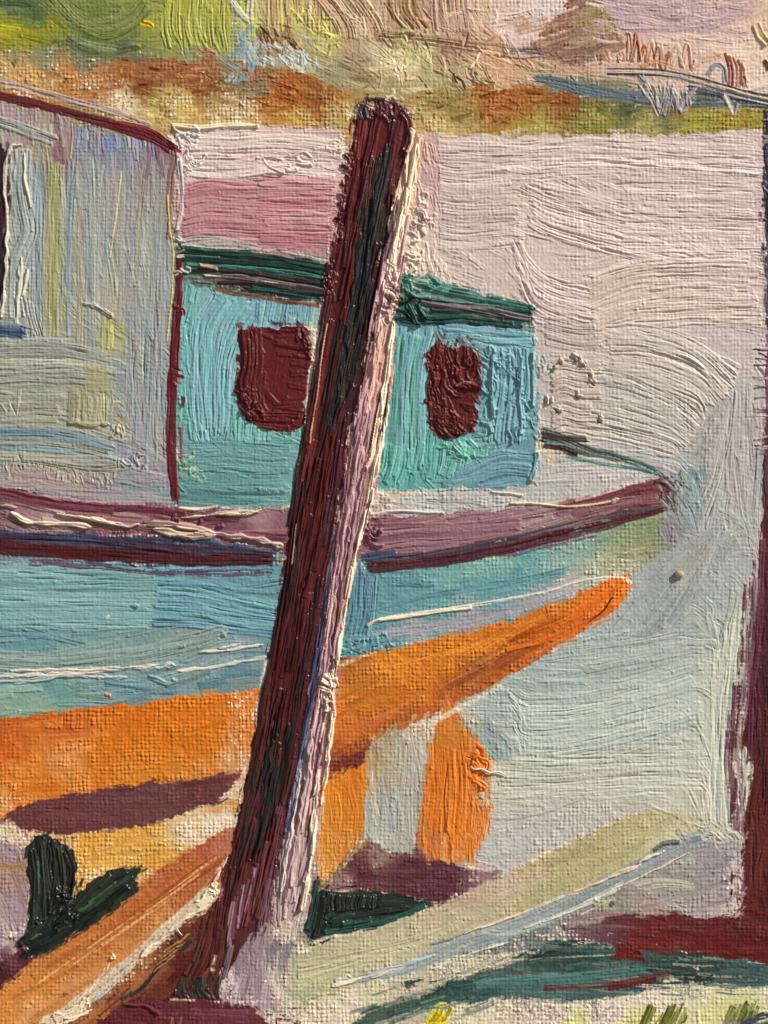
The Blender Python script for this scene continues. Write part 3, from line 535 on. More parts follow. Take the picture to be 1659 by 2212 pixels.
# --- ground passages at the foot
fill(SAND, [(B, 1770), (60, 1790), (170, 1803), (400, 1757), (520, 1720), (520, 1800), (440, 1850), (330, 1880), (180, 1990), (B, 2010)],
     [(0, 1800, (226, 200, 168), 0.45), (30, 1790, (224, 196, 150), 0.45), (60, 1805, (226, 200, 160), 0.41), (150, 1812, (224, 178, 110), 0.38), (200, 1840, (214, 152, 62), 0.21), (300, 1810, (214, 156, 70), 0.22), (330, 1840, (206, 150, 60), 0.15), (260, 1870, (222, 170, 84), 0.32), (190, 1900, (222, 172, 90), 0.30), (420, 1770, (225, 190, 140), 0.41), (470, 1770, (230, 210, 180), 0.58), (500, 1780, (226, 206, 180), 0.56), (510, 1730, (206, 150, 80), 0.26), (460, 1735, (208, 150, 80), 0.26)],
     ang=-12, L=80, w=10, dens=.3, vis=.95, t=.2, br=.2, lip=.1, dry=.5, edge=5)
fill(GLAV, [(B, 1820), (55, 1828), (66, 1880), (62, 1960), (52, 2030), (56, 2070), (100, 2060), (70, 2110), (20, 2150), (B, 2160)],
     [(20, 1850, (160, 134, 140)), (30, 1890, (156, 120, 100)), (10, 1870, (172, 140, 130)), (40, 1940, (158, 132, 140)), (20, 1990, (166, 142, 146), .15), (30, 2030, (196, 170, 168), .45), (20, 2070, (110, 66, 74)), (50, 2085, (100, 54, 62)), (10, 2110, (92, 46, 52)), (40, 2110, (100, 48, 52))],
     ang=70, L=60, w=12, dens=.5, vis=.8, t=.3, br=.3, lip=.15, dry=.3, edge=4)
stroke([(-10, 1872), (30, 1872), (58, 1868)], 16, (172, 126, 70), GLAV, t=.3, dry=.3)
fill(GLAV, [(150, BY), (180, 2205), (280, 2150), (380, 2162), (470, 2160), (560, 2172), (640, 2185), (690, BY)],
     [(250, 2180, (104, 48, 52)), (330, 2160, (100, 42, 46)), (400, 2195, (106, 50, 56)), (500, 2180, (112, 58, 70)), (560, 2190, (116, 58, 66)), (620, 2205, (124, 66, 70), .15)], ang=5, L=110, w=15, dens=.6, vis=.7, t=.5, br=.5, lip=.25, edge=6)
fill(GLOW, [(560, 2080), (660, 2040), (900, 2080), (1300, 2040), (1659, 2080), (RX, 2080), (RX, BY), (640, BY), (560, 2180)],
     [(640, 2100, (178, 174, 158), 0.24), (700, 2180, (222, 208, 184), 0.51), (650, 2170, (206, 196, 170), 0.41), (760, 2180, (220, 200, 180), 0.48), (900, 2190, (186, 170, 150), 0.27), (1000, 2200, (215, 205, 170), 0.44), (1100, 2195, (222, 208, 176), 0.48), (1200, 2190, (222, 206, 188), 0.48), (1300, 2180, (228, 206, 196), 0.51), (1400, 2150, (226, 206, 192), 0.51), (1500, 2160, (218, 206, 170), 0.41), (1240, 2205, (204, 204, 132), 0.27), (1400, 2205, (204, 202, 128), 0.20), (1540, 2200, (208, 204, 134), 0.20), (1620, 2170, (206, 204, 138), 0.20), (1640, 2140, (220, 205, 180), 0.41), (800, 2205, (205, 205, 130), 0.34)],
     ang=3, L=60, w=10, dens=.15, vis=1.0, t=.2, br=.2, lip=.1, dry=.5, edge=6)

# --- hull
fill(BOAT, [(B, 1215), (120, 1215), (400, 1225), (600, 1222), (640, 1230), (600, 1480), (560, 1490), (300, 1522), (0, 1556), (B, 1575)],
     [(0, 1240, (130, 172, 170)), (150, 1245, (128, 172, 172)), (350, 1250, (112, 164, 168)), (500, 1250, (96, 146, 164)), (600, 1250, (96, 152, 162)), (30, 1300, (122, 168, 168)), (250, 1300, (122, 164, 164)), (450, 1300, (104, 158, 166)), (580, 1330, (104, 148, 152)), (0, 1345, (82, 130, 146)), (60, 1360, (96, 142, 150)), (250, 1360, (114, 152, 150)), (430, 1350, (124, 148, 146)), (100, 1400, (100, 146, 152)), (300, 1390, (120, 152, 148)), (460, 1375, (132, 154, 148)), (150, 1430, (140, 160, 152)), (300, 1420, (128, 150, 146)), (500, 1420, (138, 164, 168)), (60, 1480, (116, 158, 152)), (120, 1500, (126, 160, 140)), (250, 1480, (122, 156, 158)), (300, 1505, (104, 146, 156)), (420, 1490, (124, 148, 148)), (520, 1460, (92, 136, 150)), (30, 1525, (140, 160, 130)), (540, 1490, (128, 140, 130))],
     guides=[[(0, 1240), (300, 1250), (620, 1245)], [(0, 1310), (200, 1320), (400, 1310)], [(330, 1270), (440, 1280), (540, 1320), (620, 1330)], [(0, 1370), (200, 1380), (380, 1360)], [(0, 1430), (300, 1410), (480, 1360)], [(0, 1500), (300, 1490), (600, 1440)]],
     L=150, w=16, dens=1.4, vis=.28, t=1.1, br=.65, lip=.5, dry=.05, col_j=6, cj=6)
comb(BOAT, [[(330, 1262 + i * 16), (420, 1266 + i * 16), (500, 1288 + i * 14), (610, 1310 + i * 12)] for i in range(6)], 18, [(104, 158, 170), (112, 168, 172), (96, 146, 162)], t=1.4, br=1.0, lip=.8)
comb(BOAT, [[(-60, 1240 + i * 20), (120, 1246 + i * 20), (340, 1252 + i * 19)] for i in range(6)], 22, [(126, 170, 168), (118, 164, 164)], t=1.3, br=.8, lip=.6)
comb(BOAT, [[(-60, 1415 + i * 9), (120, 1424 + i * 7), (280, 1412 + i * 6), (400, 1384 + i * 8), (484, 1360 + i * 7)] for i in range(3)], 26, [(138, 160, 152), (130, 152, 146)], t=2.0, br=.9, lip=.9, mix=.06)
fill(BOAT, [(B, 1478), (60, 1470), (140, 1470), (165, 1490), (150, 1512), (60, 1535), (B, 1550)], [(20, 1480, (120, 160, 158)), (110, 1480, (104, 152, 148)), (80, 1505, (132, 164, 140)), (20, 1520, (138, 164, 140))], ang=-4, L=110, w=20, dens=.8, vis=.1, t=2.0, br=.5, lip=1)
for p_, w_ in (([(-60, 1462), (60, 1458), (170, 1452), (270, 1446), (340, 1436)], 9), ([(-60, 1474), (40, 1472), (110, 1462), (220, 1460), (275, 1462)], 9), ([(20, 1449), (180, 1444), (300, 1440)], 6), ([(280, 1440), (330, 1442), (380, 1436)], 12), ([(380, 1448), (460, 1440), (553, 1424), (585, 1420)], 8), ([(430, 1408), (500, 1402), (570, 1392)], 8), ([(470, 1400), (520, 1392)], 7), ([(190, 1462), (240, 1464), (275, 1462)], 7)):
    ridge(p_, w_, (226, 212, 192), BOAT, t=2.6, lip=1.6, br=.8, rag=.8, col2=(190, 196, 190), mix=.25)
stroke([(320, 1460), (365, 1476), (380, 1465)], 10, (120, 160, 168), BOAT, t=3, lip=2)
stroke([(285, 1305), (300, 1312)], 9, (118, 156, 156), BOAT, t=3, lip=1.5); stroke([(388, 1396), (402, 1394)], 8, (150, 164, 158), BOAT, t=3, lip=1.5)
stroke([(225, 1498), (240, 1502)], 8, (206, 130, 100), BOAT, t=2.5, lip=1); stroke([(478, 1366), (488, 1372)], 9, (150, 168, 164), BOAT, t=3, lip=1.5)
stroke([(225, 1336), (238, 1330)], 6, (226, 210, 180), BOAT, t=2, lip=1)
# hull right of the post
fill(BOAT, [(745, 1215), (950, 1225), (1200, 1188), (1440, 1115), (1445, 1180), (1400, 1215), (1340, 1245), (1200, 1300), (1000, 1360), (850, 1405), (720, 1425)],
     [(770, 1240, (94, 134, 150)), (850, 1250, (96, 150, 158)), (900, 1270, (98, 152, 158)), (980, 1250, (112, 168, 160)), (1050, 1230, (122, 174, 162)), (1150, 1210, (116, 174, 164)), (1120, 1260, (100, 158, 160)), (1250, 1190, (130, 170, 150)), (1300, 1170, (132, 160, 130)), (1400, 1150, (134, 150, 104)), (1420, 1185, (138, 142, 104)), (1340, 1200, (152, 156, 110), .15), (1280, 1235, (170, 175, 150), .4), (1350, 1230, (190, 180, 150), .5), (780, 1320, (88, 140, 152)), (760, 1380, (92, 144, 150)), (850, 1310, (92, 146, 152)), (960, 1310, (96, 152, 158)), (1060, 1290, (98, 154, 160)), (900, 1360, (158, 164, 164)), (1000, 1345, (160, 158, 164)), (1150, 1310, (164, 162, 168)), (850, 1385, (110, 152, 150)), (1240, 1270, (190, 180, 172))],
     guides=[[(780, 1230), (760, 1400)], [(850, 1280), (1000, 1260), (1200, 1210), (1420, 1150)], [(820, 1370), (1000, 1340), (1230, 1270)]], L=60, w=11, dens=.8, vis=.75, t=.6, br=.5, lip=.3, dry=.22, edge=4, col_j=7)
for k in range(14): x = rng.uniform(755, 810); stroke([(x + 6, rng.uniform(1225, 1280)), (x, 1330), (x - 12, rng.uniform(1360, 1400))], rng.uniform(7, 12), [(88, 136, 152), (100, 152, 160), (82, 126, 146)][k % 3], BOAT, t=1.2, br=.9, lip=.7)
for k in range(4): stroke([(800 + k * 20, 1320 - k * 4), (920, 1292 - k * 3), (1120, 1268 - k * 6), (1230, 1242 - k * 6)], 7, (96, 146, 154), BOAT, t=.8, dry=.25)
stroke([(800, 1372), (900, 1358), (1020, 1338), (1140, 1310), (1240, 1280)], (26, 20), (160, 158, 164), BOAT, t=.7, br=.6, dry=.12, lip=.3)
stroke([(792, 1352), (815, 1340), (860, 1334), (960, 1318), (1020, 1312)], (7, 9), (236, 216, 180), BOAT, t=3.2, lip=1.8); stroke([(980, 1314), (1040, 1304), (1106, 1292), (1180, 1278), (1250, 1256), (1330, 1244)], (8, 4), (226, 212, 196), BOAT, t=1.6, lip=1, dry=.25)
stroke([(820, 1336), (880, 1326), (1010, 1308)], 5, (232, 214, 186), BOAT, t=2, lip=1)
dabs(BOAT, [(740, 1400), (770, 1390), (800, 1400), (830, 1388)], 24, 12, 26, [(84, 140, 152), (98, 150, 158)], ang=-25, aj=25, t=2.4, lip=1.5, spread=10)
dabs(BOAT, [(1100, 1360), (1150, 1350), (1230, 1345)], 9, 9, 12, [(98, 146, 158)], t=2, lip=1, spread=5)

# --- orange bottom
fill(BOTTOM, [(B, 1570), (0, 1555), (300, 1520), (560, 1488), (560, 1600), (530, 1680), (480, 1690), (250, 1715), (60, 1765), (B, 1780)],
     [(0, 1570, (190, 96, 36)), (20, 1620, (200, 100, 32)), (150, 1560, (196, 98, 30)), (300, 1550, (206, 108, 22)), (450, 1520, (212, 114, 20)), (540, 1530, (214, 130, 60), .3), (520, 1640, (214, 150, 96), .4), (540, 1580, (205, 124, 60), .2), (250, 1620, (205, 112, 24)), (420, 1600, (206, 112, 24)), (140, 1640, (212, 140, 76), .18), (60, 1660, (214, 128, 48), .1), (300, 1680, (206, 122, 36), .08), (100, 1700, (206, 118, 36)), (450, 1670, (206, 130, 58), .15), (0, 1750, (220, 150, 80), .3)],
     ang=-6, L=120, w=14, dens=.35, vis=.95, t=.25, br=.25, lip=.1, dry=.4, edge=3, cj=6)
fill(BOTTOM, [(735, 1432), (800, 1412), (900, 1390), (1050, 1358), (1200, 1308), (1300, 1262), (1345, 1246), (1366, 1262), (1335, 1310), (1250, 1368), (1150, 1428), (1050, 1490), (960, 1535), (870, 1575), (790, 1620), (740, 1655), (695, 1690), (715, 1560)],
     [(760, 1440, (176, 104, 40)), (740, 1480, (206, 124, 44)), (860, 1430, (214, 130, 40)), (960, 1420, (206, 120, 34)), (800, 1500, (196, 112, 36)), (900, 1490, (202, 112, 34)), (740, 1560, (198, 110, 44)), (800, 1570, (184, 96, 36)), (870, 1560, (172, 92, 40)), (950, 1510, (176, 94, 44)), (1040, 1470, (168, 92, 46)), (1040, 1390, (206, 118, 34)), (1120, 1360, (204, 116, 34)), (1150, 1410, (178, 92, 40)), (1230, 1330, (206, 118, 36)), (1300, 1290, (226, 118, 36)), (1340, 1260, (226, 122, 40)), (1250, 1360, (206, 104, 40)), (780, 1620, (150, 74, 40)), (735, 1650, (124, 58, 42)), (720, 1680, (120, 56, 44))],
     ang=-22, L=110, w=13, dens=.55, vis=1.0, t=.3, br=.35, lip=.15, dry=.35, edge=2, cj=9, col_j=10)
for k in range(8): stroke([(940 + k * 22, 1500 - k * 9), (1040 + k * 20, 1440 - k * 8), (1130 + k * 18, 1390 - k * 9)], 9, (156, 84, 42), BOTTOM, t=.3, dry=.5, br=.3, lip=.1)
for p_, w_ in (([(1205, 1350), (1260, 1322), (1320, 1280), (1345, 1262)], 12), ([(1140, 1395), (1210, 1370), (1290, 1335), (1325, 1305)], 12), ([(1320, 1280), (1335, 1270)], 9), ([(1090, 1405), (1150, 1390), (1190, 1372)], 9), ([(1130, 1420), (1160, 1408)], 8)):
    stroke(p_, w_, (224, 112, 32), BOTTOM, t=1.8, br=.7, lip=1.1, dry=.15, col2=(206, 96, 30))
stroke([(1268, 1345), (1300, 1322), (1322, 1290)], 4, (110, 52, 26), BOTTOM, t=.5)
for k in range(9): stroke([(830 + k * 30, 1440 - k * 5), (930 + k * 28, 1418 - k * 9)], 6, (224, 140, 44), BOTTOM, t=.5, dry=.35)
# keel stripe
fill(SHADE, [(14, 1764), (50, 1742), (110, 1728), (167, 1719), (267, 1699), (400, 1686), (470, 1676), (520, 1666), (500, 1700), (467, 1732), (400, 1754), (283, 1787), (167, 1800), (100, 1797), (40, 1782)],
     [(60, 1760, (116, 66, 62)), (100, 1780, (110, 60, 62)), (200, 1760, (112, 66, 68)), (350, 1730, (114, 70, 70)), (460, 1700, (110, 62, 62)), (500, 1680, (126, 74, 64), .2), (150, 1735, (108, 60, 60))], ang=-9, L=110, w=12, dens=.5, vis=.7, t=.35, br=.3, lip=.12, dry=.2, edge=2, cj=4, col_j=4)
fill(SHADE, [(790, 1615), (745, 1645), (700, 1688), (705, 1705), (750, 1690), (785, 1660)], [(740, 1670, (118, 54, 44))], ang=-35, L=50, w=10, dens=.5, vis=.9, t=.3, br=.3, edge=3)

# --- props and gap
fill(GAP, [(800, 1600), (850, 1578), (910, 1555), (950, 1548), (935, 1600), (922, 1650), (912, 1740), (907, 1799), (882, 1848), (840, 1830), (786, 1812), (784, 1700), (792, 1650)],
     [(830, 1600, (172, 150, 116)), (900, 1570, (206, 196, 172), .45), (860, 1620, (176, 164, 140)), (800, 1660, (190, 150, 100)), (850, 1680, (176, 164, 140)), (890, 1660, (178, 172, 158)), (850, 1760, (166, 168, 160)), (800, 1800, (178, 180, 164)), (880, 1830, (172, 170, 150))], ang=88, L=80, w=10, dens=1.1, vis=.75, t=.6, br=.6, lip=.35, dry=.2, edge=3)
fill(SUP1, [(697, 1690), (745, 1672), (790, 1645), (786, 1740), (783, 1792), (753, 1840), (720, 1880), (700, 1912), (688, 1880), (678, 1830), (688, 1760)],
     [(720, 1700, (216, 128, 40)), (760, 1690, (210, 126, 42)), (710, 1780, (206, 128, 44)), (760, 1780, (206, 124, 40)), (700, 1850, (212, 140, 60)), (740, 1830, (208, 134, 60), .2), (700, 1900, (214, 150, 80), .25)], ang=86, L=90, w=10, dens=.9, vis=.7, t=.6, br=.6, lip=.3, dry=.2, edge=3)
fill(SUP2, [(960, 1512), (985, 1530), (1010, 1570), (1045, 1600), (1058, 1650), (1052, 1700), (1060, 1745), (1045, 1815), (1010, 1850), (965, 1868), (920, 1840), (903, 1820), (918, 1720), (925, 1640), (945, 1570)],
     [(970, 1530, (210, 122, 60)), (950, 1600, (196, 118, 44)), (990, 1580, (206, 124, 50)), (1030, 1620, (214, 130, 60)), (940, 1680, (200, 112, 34)), (1000, 1680, (222, 126, 40)), (1040, 1700, (220, 140, 80), .2), (930, 1780, (206, 124, 50)), (990, 1780, (226, 130, 40)), (1030, 1790, (222, 140, 76), .25), (960, 1850, (214, 140, 76), .3), (920, 1830, (190, 110, 60), .2)], ang=88, L=90, w=11, dens=1.1, vis=.7, t=.8, br=.7, lip=.5, dry=.18, edge=4)
for k in range(9): x = 930 + k * 12; stroke([(x, 1600 + k * 4), (x + 4, 1700), (x - 2, 1800)], 10, [(226, 124, 36), (206, 110, 30)][k % 2], SUP2, t=1.3, br=.8, lip=.8, dry=.1)
stroke([(968, 1650), (960, 1720), (962, 1800)], 4, (160, 76, 24), SUP2, t=1)
for k in range(26):
    y = rng.uniform(1560, 1850); x = np.interp(y, [1560, 1620, 1680, 1740, 1800, 1850], [1004, 1048, 1056, 1054, 1048, 1000]) + rng.normal(2, 7)
    stroke([(x + 3, y - 18), (x, y), (x - 2, y + 18)], rng.uniform(5, 10), [(216, 132, 60), (222, 124, 44), (196, 172, 136), (150, 160, 150)][k % 4], SUP2 if k % 4 < 2 else WATER, t=.8, br=1, dry=.35, lip=.6)
for k in range(12):
    x = rng.uniform(915, 1030); stroke([(x, rng.uniform(1800, 1830)), (x + 1, rng.uniform(1850, 1890))], rng.uniform(5, 9), [(216, 126, 44), (200, 110, 44)][k % 2], SUP2, t=.6, br=.9, dry=.4)
dabs(SUP2, [(1020, 1640), (1040, 1690)], 22, 9, 26, [(226, 124, 44), (212, 106, 34)], ang=70, aj=30, t=2.2, lip=1.6, spread=9)
dabs(SUP2, [(1035, 1715), (1040, 1735)], 8, 9, 18, [(200, 176, 140), (216, 150, 90)], ang=60, t=1.5, lip=1, spread=7)
fill(WATER, [(1000, 1530), (1060, 1560), (1106, 1610), (1090, 1640), (1062, 1640), (1040, 1600), (1000, 1560)], [(1020, 1550, (186, 176, 150), .35), (1080, 1600, (150, 164, 160))], ang=40, L=40, w=10, dens=.5, vis=.8, t=.4, edge=5)
# bare canvas rim along the underside of the orange, round the props
def bare(path, w, cov=.55):
    """scraped rim where the primed weave shows"""
    stroke(path, w, (226, 206, 180), CANVAS, t=.0, br=.1, lip=0, dry=cov + .09, fill=-1.2, cj=6, keep=.2, endlip=0, soft=.5, mix=0)
bare([(930, 1562), (985, 1532), (1060, 1492), (1150, 1432), (1250, 1372), (1330, 1318), (1366, 1268)], 20, .5)
bare([(1366, 1262), (1330, 1246), (1260, 1262), (1190, 1290)], 14, .6)
bare([(730, 1440), (800, 1412), (900, 1384), (980, 1366)], 12, .55)
bare([(1070, 1640), (1062, 1720), (1066, 1800), (1050, 1840)], 26, .55)
bare([(786, 1808), (760, 1850), (712, 1915)], 20, .55)
bare([(700, 1720), (690, 1820)], 8, .6)

# --- shadow patch and wedge plant
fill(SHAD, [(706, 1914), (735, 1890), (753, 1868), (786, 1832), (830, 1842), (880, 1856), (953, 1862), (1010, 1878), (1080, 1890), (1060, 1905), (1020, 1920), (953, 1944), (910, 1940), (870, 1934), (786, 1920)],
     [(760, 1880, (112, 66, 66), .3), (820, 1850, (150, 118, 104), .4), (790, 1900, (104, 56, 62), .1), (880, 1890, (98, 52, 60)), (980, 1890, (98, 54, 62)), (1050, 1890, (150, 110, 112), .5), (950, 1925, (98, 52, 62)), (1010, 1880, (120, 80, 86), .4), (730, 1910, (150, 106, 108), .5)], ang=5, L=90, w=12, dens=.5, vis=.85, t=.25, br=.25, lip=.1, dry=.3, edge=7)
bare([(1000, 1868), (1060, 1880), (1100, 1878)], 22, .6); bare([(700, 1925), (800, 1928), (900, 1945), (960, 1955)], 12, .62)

# --- bow deck, cabin
fill(DECK, [(790, 1055), (1000, 1062), (1145, 1052), (1165, 955), (1250, 965), (1400, 1015), (1452, 1040), (1380, 1056), (1200, 1092), (1000, 1108), (790, 1128)],
     [(820, 1075, (216, 196, 168), .55), (900, 1068, (190, 196, 188), .3), (860, 1110, (188, 176, 172)), (1000, 1075, (176, 178, 174)), (1000, 1095, (190, 180, 176)), (1100, 1075, (186, 184, 178)), (1180, 1020, (188, 184, 176)), (1250, 1010, (190, 186, 178)), (1350, 1035, (198, 190, 182)), (1200, 1070, (184, 180, 172)), (1420, 1040, (190, 180, 172)), (1180, 975, (222, 205, 170), .5)],
     guides=[[(800, 1100), (1000, 1090), (1200, 1070), (1400, 1030)], [(1160, 1010), (1300, 1010)]], L=110, w=12, dens=.9, vis=.8, t=.6, br=.6, lip=.35, dry=.15, edge=3)
fill(CABIN, [(388, 610), (540, 645), (700, 660), (690, 760), (665, 900), (645, 1000), (632, 1100), (500, 1098), (388, 1094)],
     [(400, 640, (112, 172, 170)), (450, 660, (124, 176, 178)), (520, 690, (124, 172, 182)), (600, 670, (108, 160, 174)), (660, 660, (104, 150, 160)), (420, 750, (112, 172, 172)), (480, 780, (126, 178, 180)), (510, 900, (112, 166, 176)), (420, 880, (106, 172, 166)), (460, 920, (114, 178, 172)), (560, 935, (112, 172, 162)), (620, 950, (108, 168, 158)), (430, 980, (104, 152, 152)), (520, 980, (106, 152, 158)), (600, 990, (114, 156, 158)), (400, 1000, (128, 172, 150), .2), (430, 1030, (96, 150, 148), .15), (540, 1040, (98, 146, 146), .1), (610, 1050, (110, 166, 166), .25), (420, 1070, (92, 134, 136), .12), (520, 1080, (100, 150, 150), .25), (600, 1090, (160, 176, 160), .5), (670, 700, (160, 190, 170), .4), (680, 760, (180, 190, 170), .45)],
     guides=[[(430, 640), (415, 740), (410, 900)], [(560, 680), (500, 760), (490, 940)], [(400, 980), (640, 990)], [(400, 1060), (640, 1070)]], L=90, w=13, dens=1.4, vis=.3, t=1.2, br=.75, lip=.6, dry=.06, col_j=5)
comb(CABIN, [[(560 - i * 17, 655 - i * 2), (520 - i * 16, 700), (492 - i * 12, 790), (484 - i * 10, 900), (480 - i * 9, 948)] for i in range(7)], 20, [(126, 178, 182), (114, 174, 174), (120, 170, 178)], t=1.9, br=1.15, lip=1.0, mix=.08, cj=5)
comb(CABIN, [[(x, 650), (x - 8, 700)] for x in range(560, 680, 16)], 18, [(108, 158, 174), (120, 170, 178)], t=1.6, br=1.0, lip=.8, mix=.1)
comb(CABIN, [[(x, 905 if x > 520 else 870), (x - 3, 955)] for x in range(505, 660, 12)], 13, [(108, 174, 164), (118, 180, 170)], t=1.7, br=1.0, lip=.9)
comb(CABIN, [[(400, y), (480, y - 4), (560, y + 2), (640, y + 4)] for y in (965, 980, 996, 1012)], 17, [(104, 156, 158), (112, 158, 160), (98, 148, 150)], t=1.4, br=.9, lip=.7, mix=.15, dry=.08)
comb(CABIN, [[(400, y), (500, y + 2), (630, y + 3)] for y in (1030, 1046, 1062, 1076)], 13, [(96, 150, 148), (104, 156, 156), (88, 132, 136)], t=.7, br=.7, lip=.4, dry=.32)
dabs(CABIN, [(398, 1000), (435, 1025)], 14, 5, 12, [(196, 200, 130), (150, 190, 160)], t=1.2, lip=.8, spread=9)
fill(CABIN, [(848, 692), (1000, 700), (1155, 722), (1160, 850), (1158, 1000), (1140, 1052), (1000, 1054), (815, 1058), (825, 950), (838, 800)],
     [(880, 720, (108, 166, 172)), (1000, 715, (120, 168, 178)), (1120, 730, (120, 172, 180)), (870, 800, (104, 164, 162)), (860, 900, (104, 168, 156)), (890, 850, (112, 172, 170)), (1060, 760, (118, 166, 172)), (1100, 800, (108, 160, 166)), (1090, 900, (108, 156, 162)), (1130, 980, (104, 152, 160)), (1000, 980, (112, 176, 164)), (900, 980, (104, 178, 162)), (850, 1030, (92, 170, 158)), (960, 1020, (98, 156, 156)), (1050, 1020, (104, 150, 160)), (1140, 880, (112, 160, 168)), (1100, 950, (112, 158, 164))],
     guides=[[(870, 720), (850, 900), (835, 1040)], [(940, 720), (900, 900), (890, 1030)], [(960, 712), (1150, 726)], [(1050, 980), (1150, 950)], [(960, 1030), (1060, 1010), (1140, 1010)]], L=90, w=14, dens=1.4, vis=.22, t=1.4, br=.75, lip=.7, dry=.04, col_j=5)
comb(CABIN, [[(862 + i * 13, 715), (856 + i * 10, 800), (850 + i * 10, 900), (842 + i * 12, 1010)] for i in range(7)], 16, [(112, 170, 172), (100, 166, 156), (108, 160, 166)], t=1.9, br=1.1, lip=1.0, mix=.08)
comb(CABIN, [[(x, 955), (x - 4, 1000), (x - 14, 1036)] for x in range(835, 1040, 13)], 14, [(104, 178, 164), (94, 170, 156)], t=2.2, br=1.0, lip=1.4, mix=.06)
dabs(CABIN, [(960, 970), (1000, 980), (1040, 985)], 26, 9, 26, [(104, 178, 162), (118, 180, 170), (96, 160, 150)], ang=50, aj=40, t=2.4, lip=1.8, spread=14)
comb(CABIN, [[(1154, 980 + i * 14), (1080, 978 + i * 14), (1030, 1004 + i * 10), (960, 1040 + i * 4)] for i in range(4)], 18, [(108, 156, 164), (100, 148, 158)], t=2.0, br=1.0, lip=1.1, mix=.08)
comb(CABIN, [[(950, 706), (1050, 716), (1155, 728)], [(990, 722), (1080, 734), (1158, 740)]], 18, [(122, 168, 178), (116, 172, 182)], t=2.4, br=.9, lip=1.3, mix=.06)
for x in (1066, 1082, 1100, 1118, 1134): stroke([(x, 748), (x + 4, 830), (x - 4, 900), (x - 10, 955)], 14, [(112, 164, 170), (104, 152, 162)][int(x) % 2], CABIN, t=2.4, br=1.0, lip=1.8)
dabs(CABIN, [(1060, 760), (1058, 850), (1050, 930)], 22, 9, 30, [(116, 168, 172), (104, 150, 160)], ang=90, aj=25, t=3, lip=2.2, spread=6)
dabs(CABIN, [(1090, 780), (1120, 860), (1110, 930)], 30, 7, 34, [(120, 172, 178), (104, 152, 162), (92, 140, 150)], ang=20, aj=60, t=2.4, lip=1.8, spread=14)
for p_ in ([(1064, 762), (1060, 830), (1066, 905)], [(1128, 770), (1122, 850), (1126, 940)], [(1150, 760), (1152, 880)]): stroke(p_, 8, (118, 168, 176), CABIN, t=4.5, lip=2.5)
stroke([(1158, 975), (1158, 1010), (1146, 1040)], 12, (92, 142, 150), CABIN, t=4, lip=2)
# cabin roofs
fill(CROOF, [(384, 530), (450, 538), (560, 548), (718, 572), (712, 640), (640, 648), (520, 622), (388, 600)],
     [(420, 555, (44, 98, 84)), (500, 565, (34, 86, 72)), (600, 580, (40, 96, 82)), (690, 590, (36, 80, 72)), (440, 595, (110, 92, 84)), (520, 600, (80, 60, 58)), (620, 615, (60, 48, 48)), (680, 625, (34, 66, 58)), (400, 610, (120, 160, 150))], ang=5, L=140, w=9, dens=1.4, vis=.1, t=2.0, br=.9, lip=1.1, dry=0, col_j=10, edge=2)
for p_, c, w_ in (([(388, 540), (470, 548), (560, 552), (650, 568), (715, 578)], (36, 78, 66), 13), ([(392, 556), (500, 566), (600, 572), (705, 592)], (28, 58, 50), 12), ([(400, 570), (520, 578), (620, 588), (700, 600)], (60, 124, 106), 9), ([(410, 584), (480, 584), (560, 592), (640, 606), (705, 612)], (54, 46, 48), 10), ([(440, 600), (520, 598), (600, 610), (705, 628)], (136, 108, 108), 9), ([(440, 594), (530, 603), (640, 618)], (214, 196, 176), 3), ([(470, 612), (560, 614), (640, 626), (705, 636)], (64, 44, 48), 9), ([(540, 622), (620, 632), (700, 640)], (26, 86, 74), 11), ([(430, 572), (455, 578), (470, 582)], (190, 150, 120), 8)):
    stroke(p_, w_, c, CROOF, t=2.6, br=1.0, lip=1.6, mix=.1, rag=.8)
stroke([(480, 630), (550, 640), (620, 652), (690, 660)], 10, (170, 78, 46), CROOF, t=1.6, br=.9, lip=.9, dry=.12, col2=(120, 70, 40)); stroke([(460, 624), (500, 632)], 8, (130, 80, 62), CROOF, t=1.2, dry=.2)
stroke([(390, 528), (480, 536), (600, 542), (715, 566)], 5, (196, 190, 178), ROSE, t=1.6, lip=.8, dry=.2)
fill(CROOF2, [(845, 612), (880, 592), (920, 600), (1000, 622), (1100, 650), (1152, 660), (1152, 700), (1080, 704), (960, 694), (870, 690), (846, 650)],
     [(870, 620, (80, 140, 124)), (920, 620, (96, 140, 128)), (1000, 640, (110, 140, 130)), (1100, 660, (50, 104, 94)), (880, 665, (24, 78, 66)), (960, 680, (34, 90, 78)), (1060, 690, (40, 96, 84)), (1130, 690, (40, 92, 84))], ang=12, L=110, w=9, dens=1.3, vis=.1, t=2.2, br=1.0, lip=1.2, dry=0, col_j=9, edge=2)
for p_, c, w_ in (([(870, 600), (900, 606), (950, 625), (1040, 645), (1150, 664)], (58, 118, 104), 12), ([(850, 618), (880, 640), (930, 652), (1020, 662), (1150, 676)], (34, 70, 62), 12), ([(905, 652), (960, 660), (1040, 666), (1110, 682), (1150, 690)], (128, 116, 114), 12), ([(930, 668), (1010, 672), (1090, 690)], (92, 78, 78), 9), ([(860, 668), (920, 688), (1000, 684), (1110, 698)], (36, 82, 70), 9), ([(848, 690), (900, 698), (1000, 696), (1130, 706)], (20, 64, 58), 6)):
    stroke(p_, w_, c, CROOF2, t=2.8, br=1.0, lip=1.7, mix=.08, rag=.8)
dabs(CROOF2, [(870, 625), (885, 655), (900, 670)], 18, 11, 34, [(24, 80, 66), (30, 104, 84), (56, 64, 56)], ang=35, aj=25, t=4, lip=2.4, spread=9)
